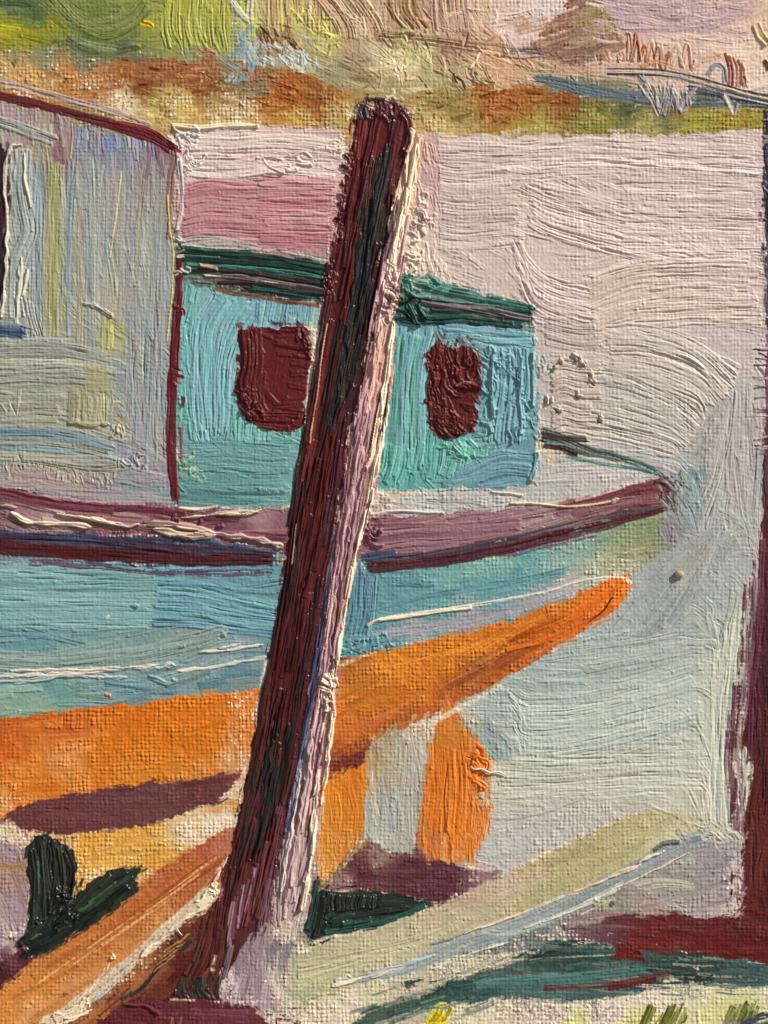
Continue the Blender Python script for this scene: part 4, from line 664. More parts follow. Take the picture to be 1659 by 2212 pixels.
dabs(CROOF2, [(852, 615), (848, 650), (856, 680)], 14, 7, 24, [(190, 170, 160), (150, 120, 116), (60, 90, 80)], ang=35, aj=25, t=3, lip=2, spread=7)
dabs(CROOF2, [(890, 606), (930, 604), (960, 622)], 12, 8, 26, [(96, 150, 134), (150, 166, 150)], ang=20, aj=30, t=2, lip=1.4, spread=6)
# windows
fill(WIN1, [(518, 716), (545, 707), (600, 708), (648, 706), (664, 704), (673, 742), (668, 800), (656, 900), (652, 922), (630, 932), (590, 920), (545, 912), (530, 895), (509, 850), (514, 800), (511, 760)],
     [(560, 760, (105, 31, 33)), (620, 760, (103, 29, 35)), (530, 800, (99, 27, 29)), (600, 850, (107, 31, 33)), (560, 880, (99, 27, 29))], guides=[[(530, 720), (545, 790), (520, 850), (550, 900)], [(580, 720), (640, 720)], [(600, 790), (660, 790)], [(600, 880), (655, 880)]], L=60, w=14, dens=1.3, vis=.12, t=2.4, br=.7, lip=.9, col_j=4, cj=5, edge=1.5, dry=0)
comb(WIN1, [[(530 + i * 9, 716), (534 + i * 9, 780), (526 + i * 8, 820), (530 + i * 6, 850)] for i in range(4)], 14, [(105, 31, 31), (95, 25, 27)], t=3.2, br=1.1, lip=1.6, cj=5)
dabs(WIN1, [(525, 850), (535, 880), (550, 900)], 18, 10, 28, [(101, 27, 27), (91, 23, 25)], ang=70, aj=30, t=4, lip=2.6, spread=6)
comb(WIN1, [[(552, 905), (600, 906), (650, 912)], [(556, 894), (600, 896), (648, 898)], [(558, 918), (610, 924), (645, 922)]], 9, [(107, 33, 33), (103, 29, 31)], t=3, br=.8, lip=1.6)
dabs(WIN1, [(640, 715), (662, 730), (668, 780)], 12, 11, 30, [(103, 29, 33)], ang=75, aj=12, t=3, lip=1.6, spread=4)
fill(WIN2, [(921, 770), (932, 756), (950, 734), (962, 752), (990, 745), (1020, 743), (1036, 783), (1034, 850), (1033, 903), (1020, 933), (980, 944), (930, 932), (930, 900), (917, 863), (924, 843)],
     [(950, 800, (105, 33, 31)), (1000, 780, (103, 31, 29)), (1010, 870, (99, 29, 27)), (950, 900, (97, 27, 27))], guides=[[(940, 760), (945, 900)], [(1000, 760), (1005, 820)], [(980, 860), (1020, 850)], [(980, 900), (1025, 920)]], L=44, w=12, dens=1.6, vis=.05, t=3.2, br=1.0, lip=1.7, col_j=5, cj=5, edge=1.5, dry=0)
dabs(WIN2, [(940, 850), (950, 900), (990, 920), (1010, 900)], 30, 10, 28, [(103, 31, 29), (91, 25, 25)], ang=60, aj=40, t=3.2, lip=1.2, spread=6)
dabs(WIN2, [(935, 785), (980, 775), (1018, 780)], 18, 9, 30, [(105, 33, 31), (97, 29, 27)], ang=85, aj=18, t=3.0, lip=1.1, spread=5)
stroke([(985, 832), (1005, 826), (1018, 828)], 4, (160, 120, 116), WIN2, t=4, lip=1)
# bow rail
stroke([(1158, 936), (1215, 950), (1270, 975), (1330, 988), (1400, 1010), (1445, 1038)], (34, 10), (92, 88, 86), RAIL, t=.9, br=.9, lip=.5, dry=.12, col2=(50, 84, 78), rag=.5)
stroke([(1162, 938), (1200, 944), (1272, 950)], 14, (84, 62, 58), RAIL, t=1.6, br=.9, lip=1, col2=(60, 44, 42)); stroke([(1172, 962), (1210, 968), (1250, 984)], 13, (88, 40, 40), RAIL, t=2, br=.9, lip=1.4, col2=(50, 36, 34))
stroke([(1160, 948), (1200, 962), (1250, 980)], 6, (26, 34, 32), RAIL, t=2, lip=1); stroke([(1176, 958), (1220, 962), (1250, 974)], 5, (96, 120, 104), RAIL, t=2.4, lip=1)
stroke([(1220, 984), (1300, 1002), (1380, 1014), (1440, 1032)], 8, (56, 116, 106), RAIL, t=.9, dry=.3, br=.8)
stroke([(1400, 932), (1440, 938), (1470, 948)], 8, (120, 180, 170), WATER, t=.8, dry=.35)
bare([(1158, 905), (1190, 912)], 26, .45); bare([(1210, 922), (1256, 936)], 14, .5); bare([(1160, 950), (1172, 1000)], 16, .6); bare([(805, 1062), (850, 1066), (880, 1062)], 22, .42); bare([(900, 1062), (1000, 1056), (1090, 1040)], 12, .55)
fill(WATER, [(1440, 1040), (1520, 1010), (1515, 1120), (1450, 1180), (1420, 1150), (1462, 1090)], [(1470, 1060, (136, 158, 156)), (1490, 1110, (146, 160, 158)), (1450, 1140, (138, 132, 136))], ang=70, L=50, w=9, dens=.8, vis=.8, t=.5, br=.5, lip=.3, dry=.25, edge=7)

for k in range(26):
    y = rng.uniform(700, 1040); x = 1160 + rng.normal(4, 8)
    stroke([(x, y - 14), (x + rng.normal(0, 6), y), (x, y + 14)], rng.uniform(4, 8), [(112, 160, 166), (170, 172, 166), (150, 168, 166), (196, 184, 174)][k % 4], None, t=1.6, br=1, dry=.35, lip=1)
# --- wheelhouse
fill(WHEEL, [(B, 200), (0, 215), (150, 262), (300, 300), (372, 322), (380, 380), (370, 450), (376, 600), (370, 900), (372, 1060), (380, 1085), (250, 1090), (120, 1075), (0, 1052), (B, 1030)],
     [(10, 245, (176, 150, 146)), (60, 262, (168, 146, 146)), (120, 275, (165, 140, 136)), (160, 300, (150, 118, 122)), (220, 285, (158, 152, 140)), (180, 312, (128, 142, 168)), (240, 312, (118, 134, 166)), (290, 315, (140, 142, 152)), (330, 315, (140, 98, 106)), (150, 340, (140, 100, 106)), (105, 300, (172, 166, 124)), (100, 330, (162, 146, 110)), (20, 400, (158, 164, 156)), (40, 480, (160, 166, 158)), (40, 600, (160, 164, 150)), (72, 420, (146, 158, 166)), (75, 560, (148, 156, 160)), (115, 420, (166, 166, 124)), (112, 560, (158, 158, 104)), (112, 640, (162, 162, 116)), (150, 440, (142, 154, 160)), (145, 600, (144, 152, 154)), (200, 400, (156, 160, 152)), (200, 560, (166, 166, 150)), (225, 650, (176, 172, 140)), (200, 740, (158, 158, 142)), (260, 450, (158, 156, 148)), (300, 500, (154, 152, 146)), (260, 620, (166, 162, 150)), (300, 680, (150, 156, 158)), (330, 560, (150, 160, 160)), (340, 420, (154, 150, 140)), (350, 700, (140, 152, 156)), (290, 800, (142, 150, 156)), (320, 850, (150, 154, 154)), (300, 950, (156, 154, 158)), (340, 950, (160, 158, 152)), (280, 1000, (144, 148, 158)), (340, 1030, (150, 138, 146)), (235, 730, (172, 166, 100)), (100, 720, (160, 164, 152)), (60, 800, (152, 156, 144)), (200, 880, (172, 166, 122)), (100, 880, (156, 156, 138)), (40, 880, (160, 160, 140)), (100, 960, (150, 154, 144)), (10, 945, (98, 128, 146)), (60, 960, (120, 142, 150)), (180, 980, (156, 156, 140)), (40, 1020, (168, 162, 146)), (150, 1030, (178, 160, 142)), (60, 1045, (166, 138, 140)), (200, 1060, (160, 140, 144)), (280, 1070, (144, 146, 150)), (350, 1075, (120, 150, 150))],
     guides=[[(110, 240), (112, 700)], [(220, 280), (220, 700)], [(330, 340), (310, 1000)], [(0, 770), (120, 765), (240, 780)], [(0, 960), (120, 965), (250, 1000)], [(60, 1050), (300, 1070)]], L=120, w=13, dens=1.5, vis=.5, t=.8, br=.55, lip=.45, dry=.08, col_j=6, cj=7)
VC = [(158, 160, 150), (142, 154, 160), (166, 164, 138), (150, 150, 142), (168, 168, 152)]
for k in range(60):
    x = rng.uniform(165, 360); y = rng.uniform(320, 560); stroke([(x, y), (x - 3, y + 120), (x - 6, y + rng.uniform(180, 360))], rng.uniform(4, 12), VC[k % 5], WHEEL, t=.8, br=.7, lip=.5, dry=.22, alpha=.55)
for k in range(16):
    x = rng.uniform(275, 355); y = rng.uniform(600, 800); stroke([(x, y), (x - 1, y + 100), (x - 2, y + rng.uniform(150, 260))], rng.uniform(4, 9), [(134, 150, 162), (158, 158, 154), (150, 140, 140)][k % 3], WHEEL, t=1.0, br=.9, lip=.7, alpha=.8)
for x, c in ((98, (150, 156, 140)), (108, (166, 164, 110)), (120, (158, 158, 96)), (132, (168, 166, 130)), (150, (136, 150, 158)), (82, (140, 154, 168)), (70, (152, 160, 162))):
    stroke([(x + 2, 350), (x, 480), (x - 2, 600), (x, 730)], 15, c, WHEEL, t=.9, br=.8, lip=.6, dry=.15, mix=.3)
for k in range(34): x = rng.uniform(60, 330); y = 262 + (x - 60) * .14; stroke([(x, y), (x + 2, y + rng.uniform(20, 55))], rng.uniform(4, 8), [(176, 150, 146), (150, 112, 118), (186, 176, 150), (124, 140, 178), (170, 164, 120)][k % 5], WHEEL, t=1.3, br=.8, lip=.9)
for k in range(14): x = rng.uniform(160, 305); stroke([(x, 295), (x + 2, 322)], rng.uniform(4, 7), [(124, 138, 168), (140, 150, 166)][k % 2], WHEEL, t=1.0, lip=.6, dry=.25, mix=.3)
stroke([(154, 266), (156, 310), (152, 345)], 4, (214, 196, 84), WHEEL, t=2, lip=1); stroke([(200, 345), (204, 480), (203, 660)], 4, (178, 184, 172), WHEEL, t=1.6, lip=1); stroke([(262, 370), (252, 460), (236, 560)], 4, (206, 192, 150), WHEEL, t=1.6, lip=1)
stroke([(-60, 250), (0, 262), (60, 283), (122, 306)], 27, (162, 164, 156), WHEEL, t=2.2, br=.9, lip=1.4, mix=.05)
fill(WHEEL, [(B, 240), (0, 308), (14, 320), (18, 420), (8, 500), (10, 600), (2, 650), (B, 690)], [(0, 350, (70, 42, 46)), (5, 450, (74, 36, 42)), (0, 600, (52, 40, 44)), (-80, 450, (76, 36, 44))], ang=88, L=80, w=10, dens=1, vis=.3, edge=2)
stroke([(52, 318), (50, 420), (62, 500), (40, 560), (34, 640), (34, 690)], 40, (162, 168, 160), WHEEL, t=1.8, br=.8, lip=1.5, mix=.06, rag=.2)
for p_, w_ in (([(50, 312), (26, 316), (14, 345), (10, 400), (16, 470), (15, 545), (10, 620), (4, 690)], 7), ([(54, 330), (54, 380), (62, 420), (68, 450)], 5), ([(46, 553), (44, 620), (36, 690), (42, 706), (52, 712)], 9), ([(62, 580), (54, 620), (46, 650)], 6)):
    ridge(p_, w_, (208, 200, 178), WHEEL, t=3.6, lip=2, br=.7)
for k in range(6): stroke([(50 + k * 6, 640 + k * 4), (60 + k * 5, 690), (72 + k * 5, 725)], 7, (166, 168, 158), WHEEL, t=1.6, br=.9, lip=1)
stroke([(-60, 712), (0, 712), (40, 716), (60, 722)], 32, (66, 92, 132), WHEEL, t=1.8, br=.9, lip=1, col2=(44, 70, 118)); stroke([(-60, 700), (20, 702), (45, 706)], 12, (120, 140, 150), WHEEL, t=1.4)
comb(WHEEL, [[(-60, 748 + i * 18), (60, 746 + i * 18), (140, 750 + i * 17), (246, 774 + i * 13)] for i in range(5)], 20, [(158, 160, 148), (150, 152, 138), (162, 160, 140)], t=1.7, br=1.0, lip=1.0, mix=.08)
comb(WHEEL, [[(180, y), (240, y + 4)] for y in (790, 810, 830)], 20, [(166, 162, 116)], t=1.2, br=.8, dry=.25)
comb(WHEEL, [[(-60, y), (60, y - 2), (146, y)] for y in (858, 878, 898, 912)], 20, [(158, 158, 136), (152, 152, 130)], t=1.5, br=.9, lip=.9)
comb(WHEEL, [[(x, 845), (x, 915)] for x in (152, 166, 180, 194, 208, 222, 236)], 14, [(156, 155, 132), (166, 162, 124), (170, 164, 122)], t=1.4, br=1.0, lip=.8, mix=.25)
for p_ in ([(14, 845), (24, 870), (36, 900)], [(36, 900), (40, 870), (42, 842)], [(2, 870), (12, 892)], [(0, 846), (30, 852)]): stroke(p_, 7, (178, 174, 152), WHEEL, t=2.2, lip=1.2, mix=.3)
comb(WHEEL, [[(-60, 925 + i * 15), (70, 924 + i * 15), (160, 936 + i * 14), (256, 962 + i * 12)] for i in range(5)], 17, [(146, 154, 146), (110, 138, 148), (152, 154, 136), (130, 146, 148)], t=1.6, br=1.0, lip=1.0, mix=.1)
comb(WHEEL, [[(-20, 985), (90, 996), (180, 1010), (250, 1014), (280, 1005)], [(-40, 978), (120, 990), (262, 990)]], 16, [(156, 156, 136), (162, 160, 142)], t=1.9, br=1.0, lip=1.2)
dabs(WHEEL, [(0, 1000), (40, 1010), (110, 1018), (170, 1028), (236, 1036)], 70, 5, 17, [(172, 164, 146), (184, 174, 122), (166, 152, 142), (176, 160, 148)], ang=88, aj=9, t=1.5, lip=1.0, spread=10, mix=.4)
dabs(WHEEL, [(246, 925), (260, 930)], 8, 5, 18, [(190, 180, 140)], ang=60, t=2.4, lip=1.6, spread=6); dabs(WHEEL, [(260, 990), (310, 1000)], 12, 6, 22, [(176, 164, 156), (150, 150, 156)], ang=60, t=2.2, lip=1.6, spread=7)
for p_, w_, c in (([(180, 655), (200, 660), (215, 668), (232, 678), (246, 684)], 9, (170, 166, 148)), ([(146, 914), (165, 912), (190, 917), (238, 916)], 8, (164, 158, 122))): ridge(p_, w_, c, WHEEL, t=4, lip=1.5, mix=.3)
for x, y0_, y1_, c in ((224, 680, 750, (186, 180, 96)), (236, 684, 756, (180, 174, 90)), (176, 660, 745, (178, 176, 112)), (243, 700, 755, (206, 196, 120))): stroke([(x, y0_), (x - 1, y1_)], 9, c, WHEEL, t=1.0, lip=.7, mix=.4, dry=.2)
comb(WHEEL, [[(60, 1052 + i * 8), (180, 1064 + i * 8), (370, 1070 + i * 10)] for i in range(3)], 12, [(164, 144, 146), (150, 148, 150)], t=1.1, br=.8, lip=.6, dry=.12)
# wheelhouse trim
stroke([(-40, 170), (40, 186), (140, 214), (240, 240), (330, 274)], (18, 12), (186, 160, 150), BRUSH, t=1.3, br=.9, lip=.7, dry=.15)
stroke([(-60, 190), (0, 207), (90, 228), (160, 247), (250, 272), (330, 300), (385, 328)], (20, 26), (112, 38, 46), WROOF, t=1.8, br=.9, lip=1, mix=.06, col2=(84, 28, 38))
stroke([(230, 262), (300, 274), (340, 290), (388, 330)], 12, (122, 40, 46), WROOF, t=2.4, br=.9, lip=1.4)
stroke([(374, 322), (376, 345), (370, 380), (366, 430), (366, 520)], (18, 12), (148, 106, 110), WROOF, t=1.6, br=.7, lip=1, col2=(120, 70, 78))
stroke([(386, 345), (392, 400), (392, 450), (382, 500)], 10, (196, 178, 172), ROSE, t=2.6, lip=1.8)
stroke([(388, 545), (386, 620), (380, 720), (374, 820), (370, 930), (372, 1010), (382, 1088)], (13, 22, 24, 22, 20), (112, 32, 38), WROOF, t=1.6, br=.8, lip=1.1, mix=.05, col2=(84, 26, 32), rag=.8)
stroke([(362, 880), (356, 960), (360, 1040)], 10, (128, 70, 76), WROOF, t=.8, dry=.35); stroke([(392, 920), (394, 985), (396, 1010)], 7, (128, 60, 64), WROOF, t=1.6, dry=.2)
dabs(WROOF, [(384, 660), (382, 760), (378, 880)], 8, 7, 14, [(112, 32, 36)], ang=60, t=2.4, lip=1.6, spread=6)
stroke([(362, 420), (366, 480), (372, 530), (374, 560), (372, 620), (366, 690), (360, 740)], 4, (220, 196, 84), WHEEL, t=2.0, lip=1, dry=.2)
dabs(ROSE, [(385, 500), (388, 545), (392, 600)], 12, 6, 16, [(222, 204, 180), (190, 180, 170)], t=2.6, lip=1.6, spread=5)

# --- strake and gunwale
stroke([(-100, 1158), (0, 1166), (150, 1172), (300, 1184), (430, 1196), (600, 1204)], 40, (78, 44, 56), STRAKE, t=1.2, br=.8, lip=.6, col2=(60, 62, 92), mix=.05, rag=.4)
stroke([(-100, 1176), (0, 1184), (150, 1194), (300, 1204), (450, 1212), (588, 1210)], (30, 24), (92, 30, 32), STRAKE, t=1.7, br=1.0, lip=.9, col2=(70, 30, 40), mix=.06, rag=.6)
stroke([(-60, 1152), (60, 1154), (160, 1162), (330, 1166), (480, 1176), (600, 1192)], 10, (58, 74, 116), STRAKE, t=1.3, dry=.2, br=.9)
stroke([(60, 1214), (200, 1222), (350, 1236), (480, 1238), (590, 1236)], 16, (86, 82, 112), STRAKE, t=.8, dry=.28, br=.8, col2=(96, 60, 84))
stroke([(-40, 1212), (50, 1208)], 10, (120, 160, 168), BOAT, t=1.5, lip=1)
fill(GUN, [(B, 1035), (0, 1052), (100, 1072), (200, 1088), (390, 1102), (500, 1103), (640, 1096), (640, 1190), (560, 1180), (420, 1160), (300, 1146), (150, 1150), (0, 1138), (B, 1130)],
     [(10, 1075, (120, 66, 78)), (80, 1095, (142, 94, 100)), (40, 1120, (150, 110, 116)), (200, 1110, (138, 86, 96)), (300, 1125, (150, 104, 108)), (120, 1125, (176, 146, 142)), (380, 1120, (132, 78, 90)), (450, 1115, (136, 84, 94)), (500, 1140, (124, 78, 88)), (560, 1120, (164, 120, 126)), (620, 1140, (136, 88, 98)), (600, 1170, (130, 84, 98))],
     guides=[[(0, 1080), (200, 1110), (400, 1125), (640, 1125)], [(300, 1140), (620, 1170)]], L=130, w=13, dens=1.5, vis=.1, t=2.2, br=.9, lip=1.2, dry=0, col_j=12, edge=3)
comb(GUN, [[(-40, 1052), (60, 1076), (180, 1094), (300, 1100), (420, 1110)], [(-20, 1068), (100, 1090), (260, 1108)]], 14, [(112, 52, 66), (130, 74, 86)], t=2.6, br=1.0, lip=1.6)
for p_, w_ in (([(20, 1104), (50, 1120), (80, 1130), (160, 1131), (200, 1140)], 10), ([(195, 1118), (240, 1130), (280, 1138), (306, 1132)], 10), ([(316, 1132), (380, 1132), (430, 1142), (470, 1152)], 12), ([(330, 1142), (380, 1150), (440, 1152), (500, 1158), (560, 1166), (618, 1182)], 12), ([(380, 1156), (420, 1160), (470, 1154)], 9), ([(120, 1108), (190, 1120), (260, 1134)], 6), ([(390, 1118), (440, 1114), (520, 1104), (560, 1106)], 5), ([(470, 1112), (530, 1110), (560, 1102)], 6), ([(0, 1092), (40, 1098)], 6)):
    ridge(p_, w_, (234, 214, 176), GUN, t=6, lip=2.4, br=1.0, rag=1.0, mix=.12, col2=(206, 176, 160), endlip=.4)
for p_ in ([(380, 1108), (376, 1120), (390, 1124)], [(430, 1126), (436, 1124)], [(470, 1138), (486, 1134)]): stroke(p_, 9, (124, 66, 80), GUN, t=5, lip=2)
bare([(390, 1096), (480, 1096), (560, 1098), (640, 1094)], 11, .45)
stroke([(385, 1096), (420, 1100), (470, 1094)], 6, (222, 196, 166), GUN, t=2.5, lip=1.2)
fill(GUN, [(780, 1122), (900, 1112), (1060, 1104), (1200, 1086), (1300, 1068), (1395, 1040), (1440, 1036), (1456, 1044), (1462, 1088), (1400, 1098), (1300, 1114), (1200, 1138), (1100, 1160), (960, 1188), (860, 1196), (775, 1205)],
     [(810, 1150, (136, 88, 98)), (860, 1180, (150, 104, 110)), (950, 1150, (150, 106, 114)), (1050, 1150, (152, 106, 114)), (1050, 1125, (150, 112, 118)), (1150, 1125, (156, 116, 122)), (1250, 1090, (140, 84, 94)), (1350, 1070, (118, 62, 66)), (1420, 1060, (122, 62, 64)), (1300, 1100, (146, 106, 110)), (1440, 1090, (104, 70, 78)), (1190, 1140, (170, 136, 132))],
     guides=[[(790, 1170), (950, 1150), (1200, 1110), (1450, 1060)]], L=130, w=14, dens=1.5, vis=.3, t=1.5, br=.9, lip=1.0, dry=.04, col_j=9, edge=3)
comb(GUN, [[(800, 1140 + i * 15), (880, 1136 + i * 13), (980, 1140 + i * 10), (1120, 1124 + i * 8)] for i in range(4)], 16, [(146, 100, 108), (158, 118, 124), (136, 88, 98)], t=2.2, br=1.1, lip=1.3)
comb(GUN, [[(1200, 1098), (1280, 1084), (1360, 1062), (1420, 1048)], [(1240, 1108), (1340, 1086), (1430, 1076)]], 18, [(122, 64, 70), (136, 84, 90)], t=2.0, br=.9, lip=1.2)
stroke([(1100, 1086), (1180, 1090), (1230, 1094), (1290, 1088), (1330, 1080)], 5, (226, 200, 150), GUN, t=4, lip=1.6); stroke([(1320, 1084), (1334, 1078)], 9, (232, 210, 160), GUN, t=5, lip=1.6); stroke([(1240, 1084), (1300, 1068), (1350, 1052)], 5, (200, 160, 150), GUN, t=3, lip=1.4)
stroke([(1410, 1040), (1436, 1044), (1454, 1060), (1458, 1084)], 9, (84, 44, 48), GUN, t=2.4, lip=1.6, dry=.1)
for p_ in ([(800, 1112), (860, 1104), (960, 1108)], [(1060, 1062), (1130, 1070)], [(1055, 1172), (1110, 1162), (1150, 1154)]): stroke(p_, 5, (224, 204, 186), GUN, t=3, lip=1.5)
dabs(GUN, [(795, 1130), (800, 1160), (812, 1150)], 22, 8, 24, [(128, 76, 88), (150, 104, 112), (104, 58, 70)], ang=50, aj=40, t=3.4, lip=2.4, spread=10)
stroke([(786, 1206), (860, 1206), (960, 1194), (1080, 1172), (1200, 1142), (1320, 1114), (1462, 1092)], (22, 16), (96, 72, 86), STRAKE, t=1.3, br=1.0, lip=.7, dry=.08)
stroke([(790, 1226), (860, 1222), (960, 1210), (1100, 1184), (1240, 1150), (1340, 1126), (1436, 1100)], (26, 24, 26, 24, 12), (92, 34, 42), STRAKE, t=1.3, br=.9, lip=.8, dry=.05, col2=(72, 32, 42))
stroke([(776, 1204), (810, 1200), (860, 1194)], 18, (70, 96, 136), STRAKE, t=1.6, br=.9, lip=.9, col2=(56, 70, 104)); stroke([(1106, 1200), (1180, 1182), (1290, 1158)], 6, (66, 88, 124), STRAKE, t=.6, dry=.35)
bare([(780, 1215), (795, 1240), (800, 1245)], 12, .55); bare([(1130, 1228), (1150, 1232)], 12, .6); bare([(780, 1196), (800, 1190)], 10, .6)

# bow tip dragged into the grey
for k in range(30):
    x = rng.uniform(1425, 1490); y = rng.uniform(1030, 1110); l = rng.uniform(10, 26); a = math.radians(rng.normal(60, 25)); v = np.array([math.cos(a), math.sin(a)]) * l
    stroke([(x - v[0], y - v[1]), (x, y), (x + v[0], y + v[1])], rng.uniform(5, 10), [(140, 150, 148), (120, 96, 100), (160, 164, 158), (104, 64, 70), (126, 150, 146)][k % 5], None, t=.8, br=.9, dry=.42, lip=.4)
# --- pole up the right edge
fill(POLE, [(1650, 240), (RX, 240), (RX, 2085), (1660, 2085), (1595, 2000), (1596, 1900), (1600, 1830), (1622, 1700), (1626, 1640), (1606, 1600), (1612, 1500), (1625, 1400), (1640, 1250), (1648, 1100), (1655, 700)],
     [(1657, 350, (56, 44, 52)), (1657, 600, (90, 76, 84)), (1658, 800, (120, 80, 90)), (1655, 1000, (96, 60, 66)), (1652, 1150, (92, 36, 40)), (1650, 1350, (80, 32, 40)), (1645, 1500, (86, 36, 44)), (1640, 1650, (92, 36, 38)), (1630, 1800, (100, 40, 38)), (1620, 1950, (100, 40, 36)), (1640, 2000, (88, 32, 32)), (1720, 1200, (84, 34, 40)), (1640, 2050, (96, 36, 34))], ang=91, L=130, w=13, dens=1.3, vis=.35, t=1.0, br=.9, lip=.6, dry=.04, warp=.6, col_j=5, edge=3)
fill(PFOOT, [(1660, 1955), (1600, 1960), (1480, 1968), (1330, 1972), (1240, 1990), (1225, 2005), (1300, 2030), (1345, 2040), (1440, 2050), (1540, 2075), (1659, 2085), (RX, 2090), (RX, 1950)],
     [(1260, 1995, (120, 88, 92), .15), (1300, 2015, (112, 72, 78)), (1350, 1990, (106, 60, 62)), (1400, 2020, (114, 42, 40)), (1500, 1990, (106, 46, 46)), (1550, 2030, (108, 36, 36)), (1450, 2040, (116, 42, 38)), (1630, 2060, (104, 34, 34)), (1600, 1980, (96, 40, 40))], ang=4, L=110, w=12, dens=.9, vis=.8, t=.4, br=.5, lip=.25, dry=.25, edge=12, col_j=6, feather=2)
stroke([(1634, 1240), (1622, 1400), (1606, 1520), (1592, 1640), (1596, 1760), (1600, 1800)], (12, 30), (134, 98, 104), POLE, t=.6, br=.8, lip=.3, dry=.25, cj=10)
stroke([(1648, 1160), (1640, 1350), (1625, 1520), (1618, 1650)], 16, (104, 54, 66), POLE, t=.9, br=.9, lip=.4, dry=.12)
for k in range(60):
    y = rng.uniform(1240, 1980); x = np.interp(y, [1240, 1400, 1520, 1640, 1800, 1980], [1628, 1610, 1590, 1578, 1590, 1592]) + rng.normal(0, 7)
    stroke([(x + 2, y - 40), (x, y), (x - 2, y + 40)], rng.uniform(6, 13), [(128, 88, 96), (104, 60, 70), (146, 112, 116), (96, 46, 56)][k % 4], POLE, t=.5, br=.8, dry=.45, lip=.2)
bare([(1622, 1240), (1612, 1330)], 16, .6); bare([(1598, 1530), (1590, 1600)], 30, .72); bare([(1585, 1640), (1606, 1780)], 14, .66); bare([(1602, 1850), (1596, 1960)], 16, .5)
for k in range(24): y = rng.uniform(560, 1000); stroke([(1625 + rng.uniform(0, 15), y), (1668, y + rng.normal(0, 5))], rng.uniform(3, 5), [(120, 84, 96), (196, 178, 176), (90, 60, 70)][k % 3], WATER, t=1.4, lip=.8, dry=.15)
stroke([(1626, 952), (1650, 944), (1680, 938)], 6, (196, 152, 140), WATER, t=2.4, lip=1.2)
for k in range(14): y = rng.uniform(255, 560); stroke([(1646, y), (1672, y + rng.normal(0, 12))], rng.uniform(4, 8), [(60, 52, 56), (160, 140, 138), (100, 90, 96)][k % 3], POLE, t=1.6, lip=1)

# --- right plank and the ground round it
fill(PLR, [(618, 2066), (686, 2030), (786, 2003), (886, 1980), (1000, 1934), (1106, 1878), (1223, 1828), (1306, 1788), (1389, 1753), (1456, 1758), (1515, 1772), (1500, 1800), (1400, 1850), (1273, 1912), (1106, 1994), (960, 2066), (800, 2110), (740, 2135), (650, 2165), (600, 2140)],
     [(680, 2060, (178, 172, 132)), (740, 2040, (188, 178, 138)), (700, 2110, (182, 178, 132)), (850, 2050, (192, 180, 142)), (800, 2080, (190, 178, 140)), (950, 2000, (192, 174, 138)), (900, 2030, (186, 178, 140)), (1030, 1940, (192, 166, 140)), (1090, 1900, (196, 172, 146)), (1060, 1980, (190, 176, 134)), (1150, 1890, (194, 170, 124)), (1180, 1930, (180, 170, 122)), (1270, 1850, (180, 168, 118)), (1350, 1800, (182, 172, 122)), (1430, 1780, (190, 178, 130)), (1480, 1790, (192, 182, 142)), (640, 2130, (172, 176, 136)), (620, 2090, (170, 162, 140))],
     ang=-24, L=130, w=16, dens=.7, vis=.7, t=.4, br=.45, lip=.25, dry=.12, edge=3, col_j=5, cj=5)
for k in range(5): stroke([(640, 2080 + k * 8), (760, 2058 + k * 6), (900, 2026 + k * 4), (1000, 1990)], 12, [(196, 186, 146), (184, 178, 136)][k % 2], PLR, t=.9, br=.9, lip=.5, dry=.1)
fill(GLOW, [(1200, 1985), (1290, 1935), (1420, 1870), (1500, 1822), (1600, 1805), (1602, 1975), (1480, 1972), (1330, 1975), (1240, 2000)],
     [(1250, 1985, (148, 134, 128), .15), (1330, 1940, (150, 142, 130), .1), (1400, 1900, (152, 146, 138)), (1480, 1900, (156, 146, 138)), (1550, 1860, (150, 142, 146)), (1560, 1930, (158, 144, 142)), (1590, 1960, (206, 186, 176), .5), (1595, 1880, (200, 180, 172), .5), (1400, 1945, (166, 140, 134), .3), (1480, 1830, (168, 168, 156))], ang=-15, L=80, w=12, dens=.6, vis=.9, t=.3, br=.35, lip=.2, dry=.25, edge=4, cj=8)
for k in range(5): stroke([(1360 + k * 10, 1908 + k * 5), (1430, 1898 + k * 5), (1500, 1906 + k * 4)], 8, (184, 178, 158), GLOW, t=.8, br=.7, dry=.25)
fill(GRN, [(770, 2212), (800, 2185), (880, 2155), (980, 2128), (1106, 2082), (1150, 2050), (1230, 2034), (1340, 2042), (1440, 2052), (1550, 2072), (1659, 2088), (RX, 2095), (RX, 2130), (1500, 2122), (1420, 2128), (1330, 2150), (1240, 2156), (1106, 2150), (960, 2168), (880, 2190), (800, 2220)],
     [(850, 2185, (72, 94, 84)), (930, 2155, (56, 88, 82)), (1030, 2140, (54, 92, 88)), (1106, 2110, (70, 108, 104)), (1180, 2050, (62, 84, 78)), (1250, 2055, (52, 76, 72)), (1300, 2080, (66, 100, 92)), (1200, 2110, (66, 110, 106)), (1400, 2090, (58, 86, 80)), (1500, 2090, (46, 72, 70)), (1600, 2110, (66, 94, 92)), (1200, 2140, (88, 112, 104)), (1450, 2110, (60, 84, 80)), (1106, 2150, (92, 110, 96)), (1500, 2120, (60, 70, 64))],
     guides=[[(780, 2205), (900, 2150), (1060, 2110)], [(1060, 2110), (1300, 2085), (1659, 2105)]], L=120, w=11, dens=1.1, vis=.8, t=.4, br=.6, lip=.3, dry=.35, edge=9, col_j=10, cj=9, feather=2.2)
